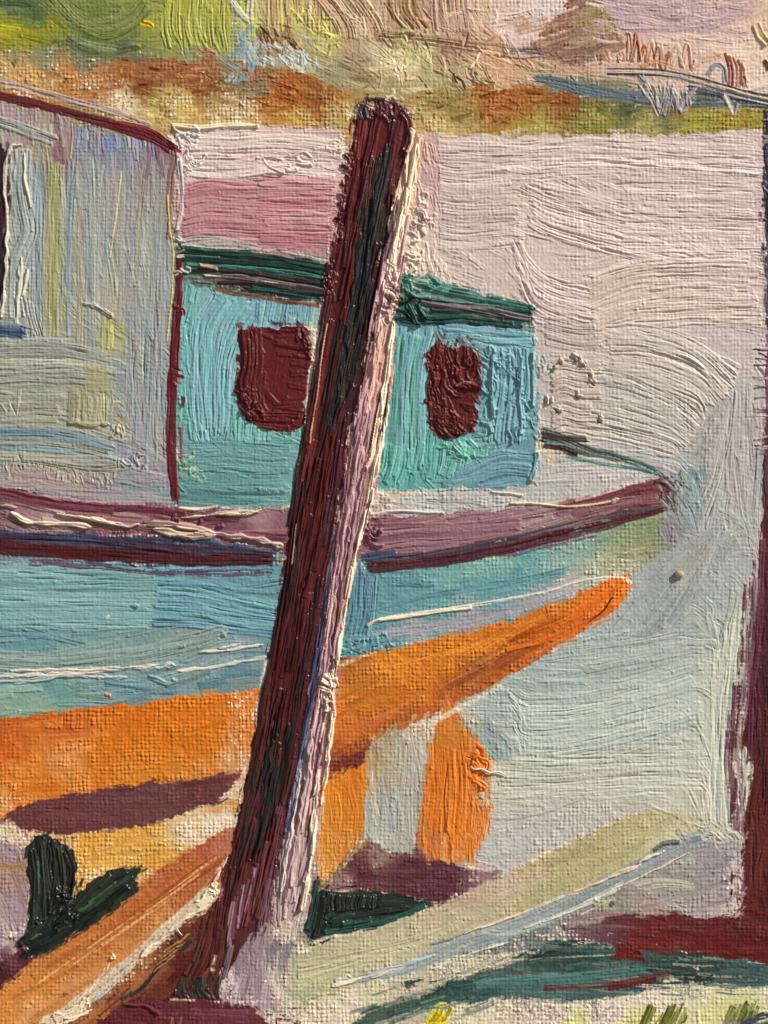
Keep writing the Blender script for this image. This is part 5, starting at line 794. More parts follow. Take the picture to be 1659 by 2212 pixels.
for k in range(46):
    x = rng.uniform(800, 1640); y = np.interp(x, [770, 980, 1200, 1400, 1659], [2200, 2130, 2085, 2085, 2105]) + rng.normal(0, 26); sl2 = -.35 if x < 1100 else .06
    stroke([(x - 50, y - 50 * sl2), (x, y + 2), (x + 50, y + 50 * sl2)], rng.uniform(4, 10), [(84, 112, 106), (120, 132, 112), (52, 78, 74), (150, 146, 120), (98, 74, 74)][k % 5], GRN if abs(y - np.interp(x, [770, 980, 1200, 1400, 1659], [2200, 2130, 2085, 2085, 2105])) < 30 else None, t=.5, br=.7, dry=.5, lip=.2)
stroke([(860, 2195), (960, 2165), (1080, 2140)], 24, (58, 92, 88), GRN, t=.6, dry=.25, br=.7); stroke([(1020, 2128), (1106, 2118), (1280, 2105), (1400, 2095)], 22, (74, 118, 114), GRN, t=.6, dry=.25, br=.7)
stroke([(1110, 2080), (1180, 2070), (1330, 2062)], 4, (170, 176, 120), GRN, t=.8, dry=.35); stroke([(1106, 2072), (1140, 2070)], 5, (180, 184, 124), GRN, t=.8, dry=.3)
for k in range(60):
    x = rng.uniform(790, 1650); up = k % 2; y = np.interp(x, [790, 900, 1106, 1250, 1400, 1659], [2190, 2145, 2060, 2036, 2046, 2088] if up else [2216, 2186, 2152, 2156, 2130, 2128]) + rng.normal(0, 6)
    sl2 = -.38 if x < 1120 else .05; l = rng.uniform(20, 50)
    stroke([(x - l, y - l * sl2), (x, y + 1), (x + l, y + l * sl2)], rng.uniform(4, 9), [(140, 146, 124), (72, 104, 98), (196, 184, 156), (110, 124, 112), (156, 142, 128)][k % 5], None, t=.5, br=.8, dry=.48, lip=.2)
stroke([(1170, 2135), (1300, 2128), (1400, 2112), (1450, 2100)], 13, (112, 70, 66), GRN, t=.6, dry=.25, col2=(100, 44, 42)); stroke([(1310, 2136), (1370, 2126), (1420, 2112)], 10, (104, 34, 34), GRN, t=.8, dry=.1)
fill(PFOOT, [(1340, 2034), (1400, 2038), (1470, 2046), (1440, 2056), (1386, 2052), (1390, 2072), (1360, 2064), (1326, 2072)], [(1370, 2050, (112, 42, 40)), (1440, 2048, (120, 50, 46))], ang=10, L=40, w=8, dens=.8, vis=.8, t=.4, edge=4, dry=.3)
bare([(1310, 2018), (1352, 2026)], 14, .6); bare([(1200, 2008), (1240, 2012)], 16, .45); bare([(1500, 2080), (1520, 2110)], 24, .68); bare([(1430, 2120), (1520, 2118)], 10, .55); bare([(1380, 2128), (1500, 2130), (1600, 2126)], 12, .5); bare([(1620, 2078), (1659, 2084)], 8, .6)
stroke([(1230, 1990), (1290, 1976), (1360, 1968)], 10, (150, 112, 110), GLOW, t=.4, dry=.4)
# plank edge
stroke([(716, 2128), (800, 2110), (900, 2082), (1010, 2036), (1106, 2006), (1200, 1964), (1300, 1916), (1400, 1862), (1470, 1826), (1540, 1796)], (14, 34, 46, 40, 26), (158, 168, 168), PLRE, t=.9, br=.7, lip=.4, dry=.08, col2=(140, 154, 160), mix=.1)
stroke([(1040, 2010), (1106, 2015), (1250, 1960), (1350, 1905)], 14, (176, 184, 174), PLRE, t=.8, br=.8, dry=.2)
for p_, w_, c in (([(712, 2130), (770, 2116), (830, 2102), (880, 2082)], 9, (242, 216, 172)), ([(720, 2120), (760, 2108)], 10, (206, 212, 214)), ([(1000, 2018), (1060, 1996), (1106, 1980), (1180, 1950), (1230, 1930)], 5, (226, 214, 186)), ([(1226, 1934), (1280, 1912), (1330, 1888), (1386, 1866)], 7, (244, 206, 164)), ([(1378, 1866), (1410, 1848), (1438, 1838)], 10, (236, 218, 190)), ([(1130, 2006), (1220, 1972), (1330, 1918), (1440, 1866), (1490, 1840)], 5, (230, 220, 184)), ([(1180, 1988), (1250, 1962), (1340, 1920)], 5, (206, 206, 200)), ([(1250, 1978), (1320, 1944)], 4, (226, 214, 176)), ([(930, 2092), (1020, 2058), (1100, 2034)], 4, (214, 216, 200)), ([(780, 2112), (860, 2086), (940, 2062)], 8, (186, 194, 194))):
    ridge(p_, w_, c, PLRE, t=2.6, lip=1.6, br=.8, rag=1.0, mix=.2)
stroke([(1410, 1838), (1440, 1822), (1470, 1818)], 13, (82, 86, 98), PLRE, t=2.4, br=.9, lip=1.6, dry=.1); stroke([(1480, 1818), (1520, 1806), (1545, 1804)], 13, (110, 122, 126), PLRE, t=2, br=.9, lip=1.3, dry=.1)
stroke([(930, 2040), (990, 2024), (1040, 2004)], 6, (110, 124, 138), PLRE, t=.9, dry=.25); stroke([(1280, 1950), (1310, 1950), (1330, 1940)], 11, (96, 100, 86), PLRE, t=2, lip=1.6, col2=(180, 180, 130)); stroke([(1318, 1950), (1326, 1958)], 8, (50, 50, 52), PLRE, t=1.8, lip=1)
dabs(PLRE, [(1480, 1805), (1540, 1800), (1590, 1812)], 26, 8, 30, [(184, 182, 162), (160, 164, 158), (194, 190, 168)], ang=15, aj=35, t=.9, lip=.8, spread=9, dry=.25)
bare([(640, 2060), (700, 2034), (770, 2010), (800, 2004)], 20, .45); bare([(1140, 1862), (1220, 1822), (1310, 1780), (1380, 1756)], 18, .5); bare([(1106, 1868), (1130, 1862)], 26, .6)
# tufts
for pid, bx, by, tx_, ty_, cs in ((TUFT1, 915, 971, 950, 2172, [(214, 200, 40), (178, 156, 20), (226, 212, 70)]), (TUFT2, 1380, 1466, 1440, 2160, [(124, 124, 46), (92, 100, 34), (146, 142, 60)]), (TUFT3, 1562, 1620, 1612, 2156, [(120, 122, 48), (98, 104, 40), (152, 150, 76)])):
    for k in range(26):
        x = rng.uniform(bx, bx + (971 - 930 if pid == TUFT1 else by - bx)); top = ty_ + rng.uniform(0, 26) + abs(x - (bx + 40)) * .15
        stroke([(x - 10, 2260), (x, 2215), (x + 14, top + 14), (x + 20, top)], rng.uniform(5, 9), cs[k % 3], pid, t=1.8, br=1.0, lip=1.1, dry=.1)
stroke([(938, 2176), (950, 2168), (966, 2168)], 6, (228, 206, 30), TUFT1, t=2.4, lip=1.2)
stroke([(1600, 2225), (1640, 2205), (1700, 2195)], 30, (70, 74, 94), GLOW, t=1.2, br=.8, dry=.1)
stroke([(1560, 2216), (1600, 2208)], 14, (120, 120, 130), GLOW, t=.8, dry=.3)

# --- left plank
fill(PLL, [(B, 2195), (0, 2142), (60, 2085), (120, 2042), (300, 1914), (400, 1846), (490, 1792), (520, 1790), (510, 1850), (470, 1916), (400, 1975), (300, 2060), (200, 2130), (100, 2212), (60, BY), (B, BY)],
     [(30, 2170, (200, 130, 66)), (60, 2200, (214, 150, 90)), (100, 2120, (196, 124, 58)), (160, 2140, (206, 140, 84)), (120, 2070, (180, 108, 48)), (220, 2020, (180, 102, 48)), (250, 2060, (200, 132, 72)), (300, 1960, (176, 98, 46)), (350, 1990, (200, 134, 78)), (400, 1880, (178, 96, 52)), (440, 1850, (176, 94, 60)), (480, 1810, (182, 104, 74)), (450, 1910, (176, 100, 60)), (0, 2200, (206, 134, 60))],
     ang=-35, L=130, w=14, dens=.7, vis=.85, t=.35, br=.4, lip=.2, dry=.25, edge=3, cj=7, col_j=8)
for k in range(14):
    x = rng.uniform(60, 380); y = 2142 - x * .70 + rng.uniform(10, 60); stroke([(x, y), (x + 60, y - 42), (x + 120, y - 84)], rng.uniform(3, 6), [(226, 170, 110), (160, 84, 36)][k % 2], PLL, t=.6, dry=.35, br=.5)
fill(GLAV, [(140, 2240), (210, 2180), (330, 2080), (430, 1985), (470, 1950), (475, 2100), (470, 2160), (380, 2165), (280, 2155), (190, 2220)],
     [(220, 2190, (170, 104, 52)), (300, 2120, (168, 100, 54)), (360, 2060, (140, 84, 46)), (380, 2010, (104, 60, 48)), (430, 1990, (110, 52, 44)), (400, 2080, (96, 40, 34)), (440, 2100, (104, 50, 40)), (330, 2140, (106, 54, 42)), (290, 2170, (104, 48, 48))], ang=-38, L=90, w=11, dens=1.2, vis=.5, t=.9, br=.7, lip=.6, dry=.12, edge=4, col_j=10)
stroke([(280, 2150), (310, 2130), (350, 2080), (385, 2050), (410, 2030)], 10, (52, 56, 48), GLAV, t=2.2, lip=1.5, dry=.1); stroke([(370, 2030), (392, 2048), (414, 2030)], 9, (56, 60, 56), GLAV, t=2, lip=1.4)
stroke([(262, 2158), (290, 2140)], 8, (48, 58, 52), GLAV, t=2, lip=1.3); stroke([(265, 2166), (310, 2172), (345, 2188)], 7, (110, 46, 50), GLAV, t=3, lip=1.6)
for k in range(4): stroke([(330 + k * 10, 2100 - k * 16), (380 + k * 10, 2060 - k * 14)], 4, (190, 128, 70), GLAV, t=.8, dry=.3)
stroke([(90, 2225), (150, 2186), (240, 2110), (330, 2036), (400, 1978), (440, 1944), (468, 1916)], (46, 34, 26, 36, 46), (216, 196, 164), PLLE, t=1.4, br=1.0, lip=.8, dry=.14, col2=(236, 216, 178), mix=.1, rag=.6)
for p_, w_, c in (([(110, 2206), (150, 2190), (200, 2160)], 22, (232, 208, 168)), ([(140, 2182), (200, 2130), (236, 2080)], 8, (232, 206, 170)), ([(236, 2070), (250, 2062)], 10, (240, 222, 190)), ([(420, 1960), (445, 1938), (464, 1930)], 20, (238, 218, 178)), ([(462, 1900), (468, 1938)], 14, (240, 220, 180)), ([(330, 2040), (400, 1985), (460, 1946)], 7, (238, 216, 172)), ([(300, 2070), (340, 2036)], 8, (246, 226, 196)), ([(200, 2165), (250, 2120), (300, 2078)], 8, (196, 200, 196)), ([(180, 2180), (196, 2168)], 12, (238, 212, 180)), ([(460, 1905), (480, 1882), (488, 1872)], 9, (232, 212, 178)), ([(130, 2215), (200, 2180)], 8, (240, 216, 176))):
    ridge(p_, w_, c, PLLE, t=3, lip=2, br=.9, rag=.9, mix=.12)
stroke([(135, 2150), (142, 2145)], 8, (90, 84, 70), PLLE, t=1.5, lip=1)
stroke([(470, 1890), (482, 1868), (490, 1850)], 12, (232, 206, 178), CANVAS, t=1.5, dry=.3)
bare([(80, 2062), (150, 2012), (220, 1968)], 13, .5); bare([(280, 1915), (310, 1888), (345, 1868)], 13, .5); bare([(52, 1990), (54, 2040), (58, 2050)], 18, .55); bare([(58, 1810), (62, 1870)], 12, .6)
# olive flecks at the bottom
for x in (135, 150, 368, 384): stroke([(x, 2225), (x + 6, 2196)], 8, (146, 128, 60), GLAV, t=.8, dry=.3)

# --- plants
fill(PLANT1, [(60, 1822), (82, 1812), (102, 1806), (128, 1818), (146, 1830), (167, 1862), (168, 1916), (150, 1956), (180, 1920), (217, 1884), (260, 1880), (300, 1878), (293, 1922), (233, 1974), (167, 2012), (130, 2040), (96, 2054), (50, 2068), (70, 2044), (38, 2040), (56, 2014), (68, 1940), (60, 1880)],
     [(80, 1860, (42, 46, 42)), (130, 1880, (50, 54, 42)), (90, 1960, (36, 50, 46)), (240, 1910, (46, 56, 40)), (180, 1970, (44, 56, 44)), (90, 2030, (36, 48, 42)), (60, 2040, (40, 60, 50))], guides=[[(85, 1820), (92, 1990)], [(140, 1830), (140, 1960)], [(290, 1885), (180, 1980), (80, 2050)]], L=80, w=11, dens=1.8, vis=.05, t=2.6, br=1.1, lip=1.6, dry=0, col_j=6, cj=7, edge=1.5)
for p_, w_, c in (([(72, 1830), (80, 1900), (76, 1990)], 14, (38, 42, 38)), ([(92, 1816), (100, 1900), (98, 1990)], 14, (46, 52, 42)), ([(112, 1814), (122, 1880), (112, 1960)], 13, (36, 40, 34)), ([(140, 1832), (156, 1880), (150, 1940)], 16, (30, 34, 28)), ([(128, 1826), (138, 1900), (126, 1970)], 11, (54, 58, 42)), ([(290, 1890), (230, 1930), (170, 1978), (120, 2010)], 15, (48, 66, 46)), ([(280, 1912), (220, 1958), (160, 1996)], 14, (30, 38, 32)), ([(240, 1886), (190, 1930), (150, 1980)], 11, (52, 60, 40)), ([(160, 2000), (100, 2036), (56, 2062)], 15, (32, 46, 40)), ([(90, 1990), (70, 2020), (44, 2038)], 12, (34, 54, 46))):
    stroke(p_, w_, c, PLANT1, t=4, br=1.3, lip=2.2, cj=8, rag=.8)
for p_, c in (([(84, 1850), (84, 1930)], (70, 92, 70)), ([(190, 1950), (250, 1905)], (84, 104, 66)), ([(170, 1968), (210, 1940)], (60, 110, 80)), ([(68, 2028), (90, 2016)], (86, 112, 78))): stroke(p_, 5, c, PLANT1, t=3, br=1, lip=1.2, dry=.2)
dabs(PLANT1, [(130, 1935), (145, 1930)], 10, 7, 20, [(26, 28, 26)], ang=60, t=5, lip=2.6, spread=7); dabs(PLANT1, [(130, 1985), (155, 1978)], 10, 8, 24, [(32, 36, 32)], ang=0, t=5, lip=2.6, spread=6)
fill(PLANT2, [(684, 1894), (688, 1920), (740, 1922), (870, 1934), (923, 1952), (880, 1976), (820, 1996), (753, 2012), (690, 2034), (672, 2028), (654, 2006), (664, 1946)],
     [(680, 1980, (40, 54, 48)), (720, 1950, (46, 50, 42)), (780, 1960, (48, 52, 42)), (850, 1955, (44, 52, 44)), (760, 1995, (34, 84, 70)), (700, 2010, (36, 66, 56))], guides=[[(690, 1910), (670, 2010)], [(900, 1950), (720, 1960)], [(900, 1965), (700, 2020)]], L=60, w=11, dens=1.7, vis=.08, t=2.2, br=1.0, lip=1.3, dry=0, col_j=7, edge=1.5)
for k in range(12): x = 700 + k * 11; stroke([(x, 1926 + k), (x - 4, 1950), (x - 3, 1972 - k)], 10, [(50, 52, 42), (40, 44, 38)][k % 2], PLANT2, t=2.6, br=1, lip=1.7)
for p_, c in (([(920, 1954), (850, 1982), (760, 2004)], (30, 104, 84)), ([(860, 1982), (780, 2002), (700, 2014)], (34, 84, 70)), ([(880, 1960), (800, 1972), (700, 1994)], (52, 54, 44)), ([(688, 1900), (676, 1960), (664, 2008)], (42, 70, 60)), ([(700, 1934), (690, 1990), (680, 2024)], (44, 50, 42))): stroke(p_, 11, c, PLANT2, t=2.6, br=1.1, lip=1.6, dry=.04)
bare([(676, 2036), (720, 2022), (790, 2012)], 14, .5)

# --- the leaning post
fill(FOOT, [(520, 1900), (600, 1850), (680, 1860), (668, 1960), (652, 2010), (620, 2062), (615, 2140), (600, 2180), (520, 2175), (478, 2160), (480, 2050)],
     [(560, 1980, (140, 110, 116)), (640, 1900, (180, 150, 150)), (600, 2020, (152, 130, 134)), (520, 2080, (146, 122, 132)), (560, 2080, (150, 126, 138)), (490, 2080, (110, 100, 108)), (490, 2130, (206, 184, 180), .5), (600, 2060, (128, 116, 122)), (610, 1990, (200, 180, 172), .35), (600, 2120, (206, 186, 170), .4), (560, 2140, (150, 124, 134), .2), (620, 2020, (206, 186, 160), .45), (520, 2165, (176, 150, 156), .4)], ang=97, L=80, w=12, dens=1.0, vis=.65, t=.6, br=.7, lip=.4, dry=.2, edge=5)
LITP = [(872, 262), (905, 300), (915, 300), (888, 433), (864, 553), (850, 700), (848, 800), (832, 900), (808, 1053), (794, 1106), (768, 1206), (742, 1340), (728, 1440), (720, 1540), (702, 1659), (684, 1826), (662, 1940), (640, 1985), (585, 2000), (592, 1892), (620, 1759), (643, 1659), (663, 1490), (686, 1372), (713, 1206), (726, 1106), (740, 970), (773, 830), (793, 720), (820, 603), (845, 420)]
fill(LIT, LITP, [(890, 330, (216, 176, 142)), (870, 450, (230, 196, 152)), (850, 550, (216, 176, 152)), (830, 650, (216, 170, 150)), (815, 760, (206, 156, 142)), (800, 850, (210, 156, 138)), (780, 950, (194, 142, 134)), (760, 1050, (188, 138, 132)), (740, 1160, (160, 118, 114)), (720, 1280, (166, 112, 108)), (700, 1400, (170, 120, 116)), (690, 1500, (190, 140, 136)), (670, 1620, (186, 134, 132)), (655, 1720, (194, 154, 142)), (630, 1820, (194, 162, 154)), (620, 1920, (180, 152, 148)), (610, 1970, (188, 162, 152))],
     guides=[[(890, 300), (830, 600), (780, 900), (720, 1250), (670, 1600), (620, 1960)]], L=170, w=10, dens=2.0, vis=.1, t=2.6, br=1.1, lip=1.5, dry=0, col_j=14, cj=12, edge=2)
DARKP = [(768, 226), (800, 214), (850, 222), (876, 240), (888, 262), (880, 330), (850, 420), (824, 560), (800, 700), (780, 830), (748, 970), (730, 1106), (716, 1206), (690, 1372), (665, 1490), (646, 1659), (622, 1759), (596, 1892), (580, 1992), (540, 2020), (500, 2080), (470, 2108), (463, 2080), (470, 2000), (480, 1920), (496, 1850), (520, 1730), (535, 1660), (548, 1590), (566, 1480), (592, 1350), (618, 1206), (632, 1106), (650, 1000), (672, 890), (696, 740), (712, 600), (736, 480), (760, 350)]
fill(POST, DARKP, [(820, 260, (108, 37, 38)), (790, 350, (102, 33, 34)), (840, 350, (94, 31, 32)), (760, 500, (100, 29, 30)), (800, 500, (52, 44, 40)), (740, 640, (96, 29, 30)), (790, 640, (78, 29, 28)), (720, 800, (88, 27, 28)), (760, 760, (52, 38, 36)), (700, 950, (88, 29, 26)), (740, 900, (74, 31, 34)), (680, 1100, (96, 29, 28)), (700, 1080, (82, 31, 36)), (660, 1200, (92, 29, 28)), (640, 1350, (84, 27, 28)), (610, 1500, (88, 27, 28)), (590, 1650, (80, 29, 30)), (570, 1750, (82, 31, 30)), (540, 1850, (90, 31, 32)), (520, 1950, (96, 33, 36)), (480, 2050, (88, 33, 34)), (600, 1780, (96, 45, 52)), (560, 1960, (120, 84, 92))],
     guides=[[(820, 230), (775, 480), (720, 760), (665, 1100), (610, 1450), (560, 1750), (500, 2020)]], L=280, w=19, dens=1.9, vis=.05, t=3.2, br=1.7, lip=.7, dry=0, col_j=6, cj=11, edge=1.5, aj=3)
dabs(POST, [(776, 246), (810, 238), (860, 246)], 16, 9, 30, [(112, 46, 48), (96, 31, 34), (60, 56, 70)], ang=85, aj=12, t=3.0, lip=1.0, spread=4)
for p_, w_, c in (([(812, 320), (798, 460), (780, 600), (756, 720)], 26, (40, 44, 40)), ([(838, 318), (824, 420), (806, 520), (790, 600)], 15, (46, 54, 50)), ([(800, 560), (786, 650), (770, 740), (752, 830)], 16, (36, 32, 32)), ([(758, 712), (742, 790), (724, 880), (706, 940)], 32, (58, 44, 40)), ([(745, 720), (730, 800), (712, 900)], 16, (38, 42, 38)), ([(776, 480), (750, 620), (735, 700)], 14, (102, 31, 30)), ([(826, 560), (806, 640), (790, 720), (776, 780)], 15, (88, 27, 30)), ([(770, 820), (740, 880), (712, 950)], 12, (74, 35, 46)), ([(748, 880), (736, 960), (724, 1040), (712, 1110)], 20, (86, 39, 50)), ([(690, 760), (672, 900), (660, 980)], 16, (100, 35, 34)), ([(664, 960), (650, 1060), (640, 1180), (624, 1260)], 24, (92, 29, 26)), ([(648, 1010), (636, 1110), (618, 1240), (600, 1360)], 10, (60, 31, 30)), ([(640, 1200), (620, 1320), (600, 1420), (590, 1500)], 20, (90, 27, 26)), ([(606, 1320), (586, 1440), (566, 1560)], 16, (88, 27, 28)), ([(676, 1300), (660, 1400), (640, 1500)], 16, (72, 25, 26)), ([(612, 1500), (596, 1600), (580, 1680), (560, 1780)], 22, (78, 27, 28)), ([(640, 1540), (624, 1640), (604, 1740)], 16, (62, 33, 32)), ([(584, 1600), (560, 1700), (530, 1820)], 14, (60, 50, 44)), ([(600, 1640), (580, 1760), (556, 1850)], 14, (40, 36, 36)), ([(560, 1700), (536, 1800), (512, 1880)], 16, (96, 33, 34)), ([(610, 1740), (588, 1840), (570, 1920)], 16, (108, 53, 58)), ([(540, 1780), (520, 1850), (500, 1930)], 10, (48, 46, 42)), ([(530, 1860), (510, 1950), (496, 2030)], 14, (100, 33, 38)), ([(560, 1860), (540, 1950), (524, 2010)], 13, (116, 57, 62)), ([(504, 1880), (490, 1960), (478, 2040)], 14, (76, 33, 32))):
    stroke(p_, w_ * 1.15, c, POST, t=3.3, br=1.7, lip=.3, rag=2.2, mix=.12, cj=10, soft=.5)
for k in range(12):
    u_ = rng.uniform(0, .75); x = 800 - u_ * 250 + rng.uniform(-35, 40); y = 260 + u_ * 1500
    stroke([(x, y), (x - 22, y + 120), (x - 42, y + 240), (x - 64, y + 360)], rng.uniform(6, 12), [(100, 38, 38), (74, 25, 26), (60, 31, 30), (112, 39, 36)][k % 4], POST, t=3.6, br=1.1, lip=1, rag=1)
for p_, w_ in (([(822, 330), (806, 440), (792, 560), (776, 660)], 15), ([(790, 420), (776, 540), (758, 660), (744, 760), (730, 860)], 13), ([(806, 600), (790, 690), (768, 790), (745, 880)], 11), ([(744, 740), (730, 830), (712, 930)], 18), ([(664, 1010), (650, 1120), (634, 1240), (618, 1340)], 8), ([(690, 1240), (668, 1380), (648, 1500), (630, 1600)], 8), ([(600, 1560), (580, 1670), (556, 1780), (534, 1860)], 14), ([(625, 1560), (604, 1680), (584, 1790)], 9), ([(560, 1640), (540, 1740), (520, 1830)], 8)):
    ridge(p_, w_, (38, 38, 35), POST, t=3.0, br=1.7, lip=.3, soft=.5, cj=8, mix=.05)
# pale thin line down the left strip, deep groove beside it
for p_ in ([(706, 700), (694, 780), (684, 860), (676, 900)], [(676, 900), (668, 960)], [(640, 1130), (634, 1180), (630, 1220)]): stroke(p_, 4, (196, 150, 110), POST, t=6, lip=1)
for p_, w_ in (([(800, 430), (790, 540), (776, 640), (764, 700)], 5), ([(654, 1040), (640, 1120), (626, 1220), (610, 1330), (592, 1450)], 5), ([(622, 1400), (608, 1500), (592, 1600)], 4), ([(846, 420), (826, 540), (806, 640), (790, 740)], 6), ([(708, 920), (690, 990)], 4)):
    stroke(p_, w_, (30, 14, 16), POST, t=-2, br=.4, lip=0, keep=0, soft=.6, mix=0)
bare([(730, 480), (706, 600)], 10, .45); bare([(688, 700), (672, 800), (654, 930), (640, 1010)], 13, .42); bare([(672, 690), (680, 760), (668, 860)], 12, .5); bare([(578, 1420), (560, 1500), (540, 1620)], 16, .42); bare([(530, 1650), (512, 1760)], 16, .45); bare([(912, 290), (935, 330), (925, 420)], 18, .5); bare([(770, 1215), (748, 1320), (732, 1420)], 8, .5)
# ragged knobs on the left edge
dabs(POST, [(752, 340), (740, 420), (732, 480), (722, 540)], 26, 8, 15, [(104, 38, 42), (90, 32, 36), (150, 104, 106), (70, 30, 34)], ang=25, aj=35, t=3.4, lip=1.6, spread=4)
dabs(POST, [(716, 570), (708, 610), (704, 640)], 18, 8, 20, [(104, 40, 44), (90, 34, 40)], ang=60, aj=30, t=3.5, lip=2, spread=6)
# post top
stroke([(790, 216), (830, 214), (872, 234), (884, 256)], 7, (70, 66, 80), POST, t=3, lip=1.4, dry=.15); stroke([(866, 240), (884, 262), (884, 300), (872, 330)], 14, (112, 52, 52), POST, t=4.5, lip=2.4)
dabs(BANK, [(768, 226), (752, 250), (850, 205), (888, 235)], 22, 6, 14, [(228, 206, 170), (200, 170, 140)], ang=70, t=1.8, lip=1.2, spread=7)
# lit side ridges
CR = (244, 222, 188)
for p_, w_, c in (([(884, 275), (890, 300), (882, 330), (876, 400)], 9, (226, 196, 160)), ([(906, 300), (896, 360), (884, 420), (870, 480), (862, 540)], 9, CR), ([(880, 400), (866, 470), (852, 540), (838, 610), (826, 660)], 11, CR), ([(860, 420), (846, 500), (834, 560), (822, 620)], 7, (214, 176, 156)), ([(872, 560), (856, 600), (848, 640), (842, 700)], 8, (222, 186, 166)), ([(836, 620), (822, 700), (800, 800), (778, 880), (766, 960)], 12, (196, 144, 150)), ([(850, 690), (840, 770), (828, 850), (822, 900)], 9, CR), ([(826, 700), (812, 780), (800, 850), (790, 900)], 10, (222, 176, 150)), ([(838, 870), (826, 950), (812, 1010), (800, 1060)], 9, CR), ([(820, 900), (806, 970), (790, 1020)], 8, (236, 206, 166)), ([(800, 880), (778, 980), (756, 1090), (742, 1160)], 14, (180, 136, 144)), ([(776, 900), (756, 1000), (738, 1100)], 9, (122, 74, 90)), ([(790, 1000), (772, 1100), (758, 1180), (742, 1260)], 10, (150, 112, 118)), ([(806, 1050), (792, 1110), (776, 1170), (764, 1206), (752, 1250)], 8, CR), ([(752, 1130), (732, 1250), (716, 1330), (704, 1400)], 12, (166, 116, 128)), ([(734, 1120), (718, 1240), (706, 1320)], 9, (128, 76, 90)), ([(760, 1220), (748, 1300), (740, 1360), (730, 1430)], 8, (232, 206, 166)), ([(744, 1240), (728, 1340), (716, 1420)], 8, (128, 80, 88)), ([(720, 1340), (704, 1440), (690, 1520), (680, 1600)], 13, (176, 130, 142)), ([(728, 1430), (716, 1480), (722, 1520), (712, 1600), (704, 1650)], 9, (236, 212, 176)), ([(700, 1400), (686, 1500), (672, 1600), (658, 1690)], 10, (190, 146, 152)), ([(700, 1560), (688, 1640), (676, 1720)], 8, (150, 98, 110)), ([(690, 1660), (682, 1730), (674, 1800), (668, 1850)], 9, (238, 212, 176)), ([(668, 1640), (654, 1740), (640, 1830), (628, 1920)], 11, (196, 160, 162)), ([(650, 1660), (638, 1740), (620, 1840), (606, 1930)], 10, (206, 184, 176)), ([(676, 1800), (668, 1860), (654, 1910)], 8, (170, 130, 134)), ([(664, 1890), (660, 1930), (650, 1970)], 8, (240, 214, 176)), ([(640, 1800), (626, 1880), (616, 1950)], 9, (170, 140, 150)), ([(842, 760), (838, 800), (834, 840)], 8, (240, 220, 184))):
    ridge(p_, w_, c, LIT, t=6, br=1.3, lip=2.6, rag=1.1, mix=.08, cj=9)
for k in range(24):
    u_ = rng.uniform(0, 1); y = 420 + u_ * 1400; xc = np.interp(y, [420, 830, 1206, 1500, 1820], [870, 808, 742, 692, 645]); x = xc + rng.uniform(-24, 24)
    stroke([(x, y), (x - 12, y + 60), (x - 24, y + 130)], rng.uniform(3, 7), [(226, 200, 170), (130, 84, 94), (200, 156, 158), (176, 130, 140), (104, 64, 72)][k % 5], LIT, t=5, br=1.0, lip=2, rag=1)
for p_, w_, c in (([(726, 1130), (716, 1200), (706, 1260), (700, 1330)], 12, (110, 108, 130)), ([(706, 1260), (692, 1360), (680, 1440), (668, 1520), (656, 1600), (646, 1660)], 11, (78, 96, 136)), ([(694, 1380), (676, 1480), (664, 1550)], 6, (50, 72, 130)), ([(650, 1640), (634, 1720), (616, 1800)], 8, (130, 140, 170)), ([(640, 1720), (622, 1800)], 5, (60, 84, 140)), ([(714, 1080), (700, 1180)], 8, (90, 70, 84))):
    stroke(p_, w_, c, POST, t=3.0, br=1.3, lip=1.0, rag=1.0, mix=.4, cj=14)
for p_, w_ in (([(850, 700), (838, 790), (828, 870), (826, 940)], 4), ([(838, 830), (832, 900)], 5), ([(752, 1290), (742, 1350)], 4), ([(726, 1440), (712, 1520)], 3), ([(672, 1760), (664, 1820)], 4), ([(648, 1930), (640, 1968)], 5), ([(700, 1330), (686, 1400)], 3), ([(800, 1080), (784, 1150)], 3)):
    stroke(p_, w_, (44, 26, 28), LIT, t=-2, br=.4, lip=0, keep=0, soft=.6, mix=0)
for p_, w_, c in (([(900, 310), (884, 400), (866, 490), (846, 590)], 7, (248, 228, 194)), ([(872, 430), (852, 530), (832, 630), (815, 720)], 6, (244, 214, 184)), ([(848, 700), (840, 780), (830, 860), (822, 930)], 7, (248, 228, 194)), ([(826, 930), (808, 1010), (792, 1090)], 6, (246, 222, 186)), ([(790, 1100), (772, 1180), (756, 1260), (742, 1350)], 6, (244, 220, 184)), ([(816, 760), (796, 860), (776, 960), (760, 1050)], 6, (216, 160, 156)), ([(770, 1010), (748, 1130), (730, 1240)], 6, (206, 156, 162)), ([(738, 1360), (728, 1440)], 6, (246, 222, 186)), ([(722, 1540), (708, 1640), (694, 1740)], 7, (248, 226, 190)), ([(690, 1560), (672, 1680), (652, 1800)], 6, (214, 170, 174)), ([(684, 1760), (672, 1860), (660, 1950)], 7, (246, 222, 188)), ([(730, 1200), (708, 1340), (690, 1460)], 6, (196, 144, 154))):
    ridge(p_, w_, c, LIT, t=6.5, br=.8, lip=1.6, mix=.0)
dabs(LIT, [(722, 1440), (708, 1500), (716, 1540)], 16, 8, 24, [(236, 212, 176), (206, 160, 160)], ang=60, aj=35, t=5, lip=2.6, spread=5)
dabs(LIT, [(840, 580), (842, 640), (830, 690)], 20, 7, 26, [(226, 190, 176), (206, 164, 160), (150, 110, 110)], ang=60, aj=30, t=5, lip=2.6, spread=6)
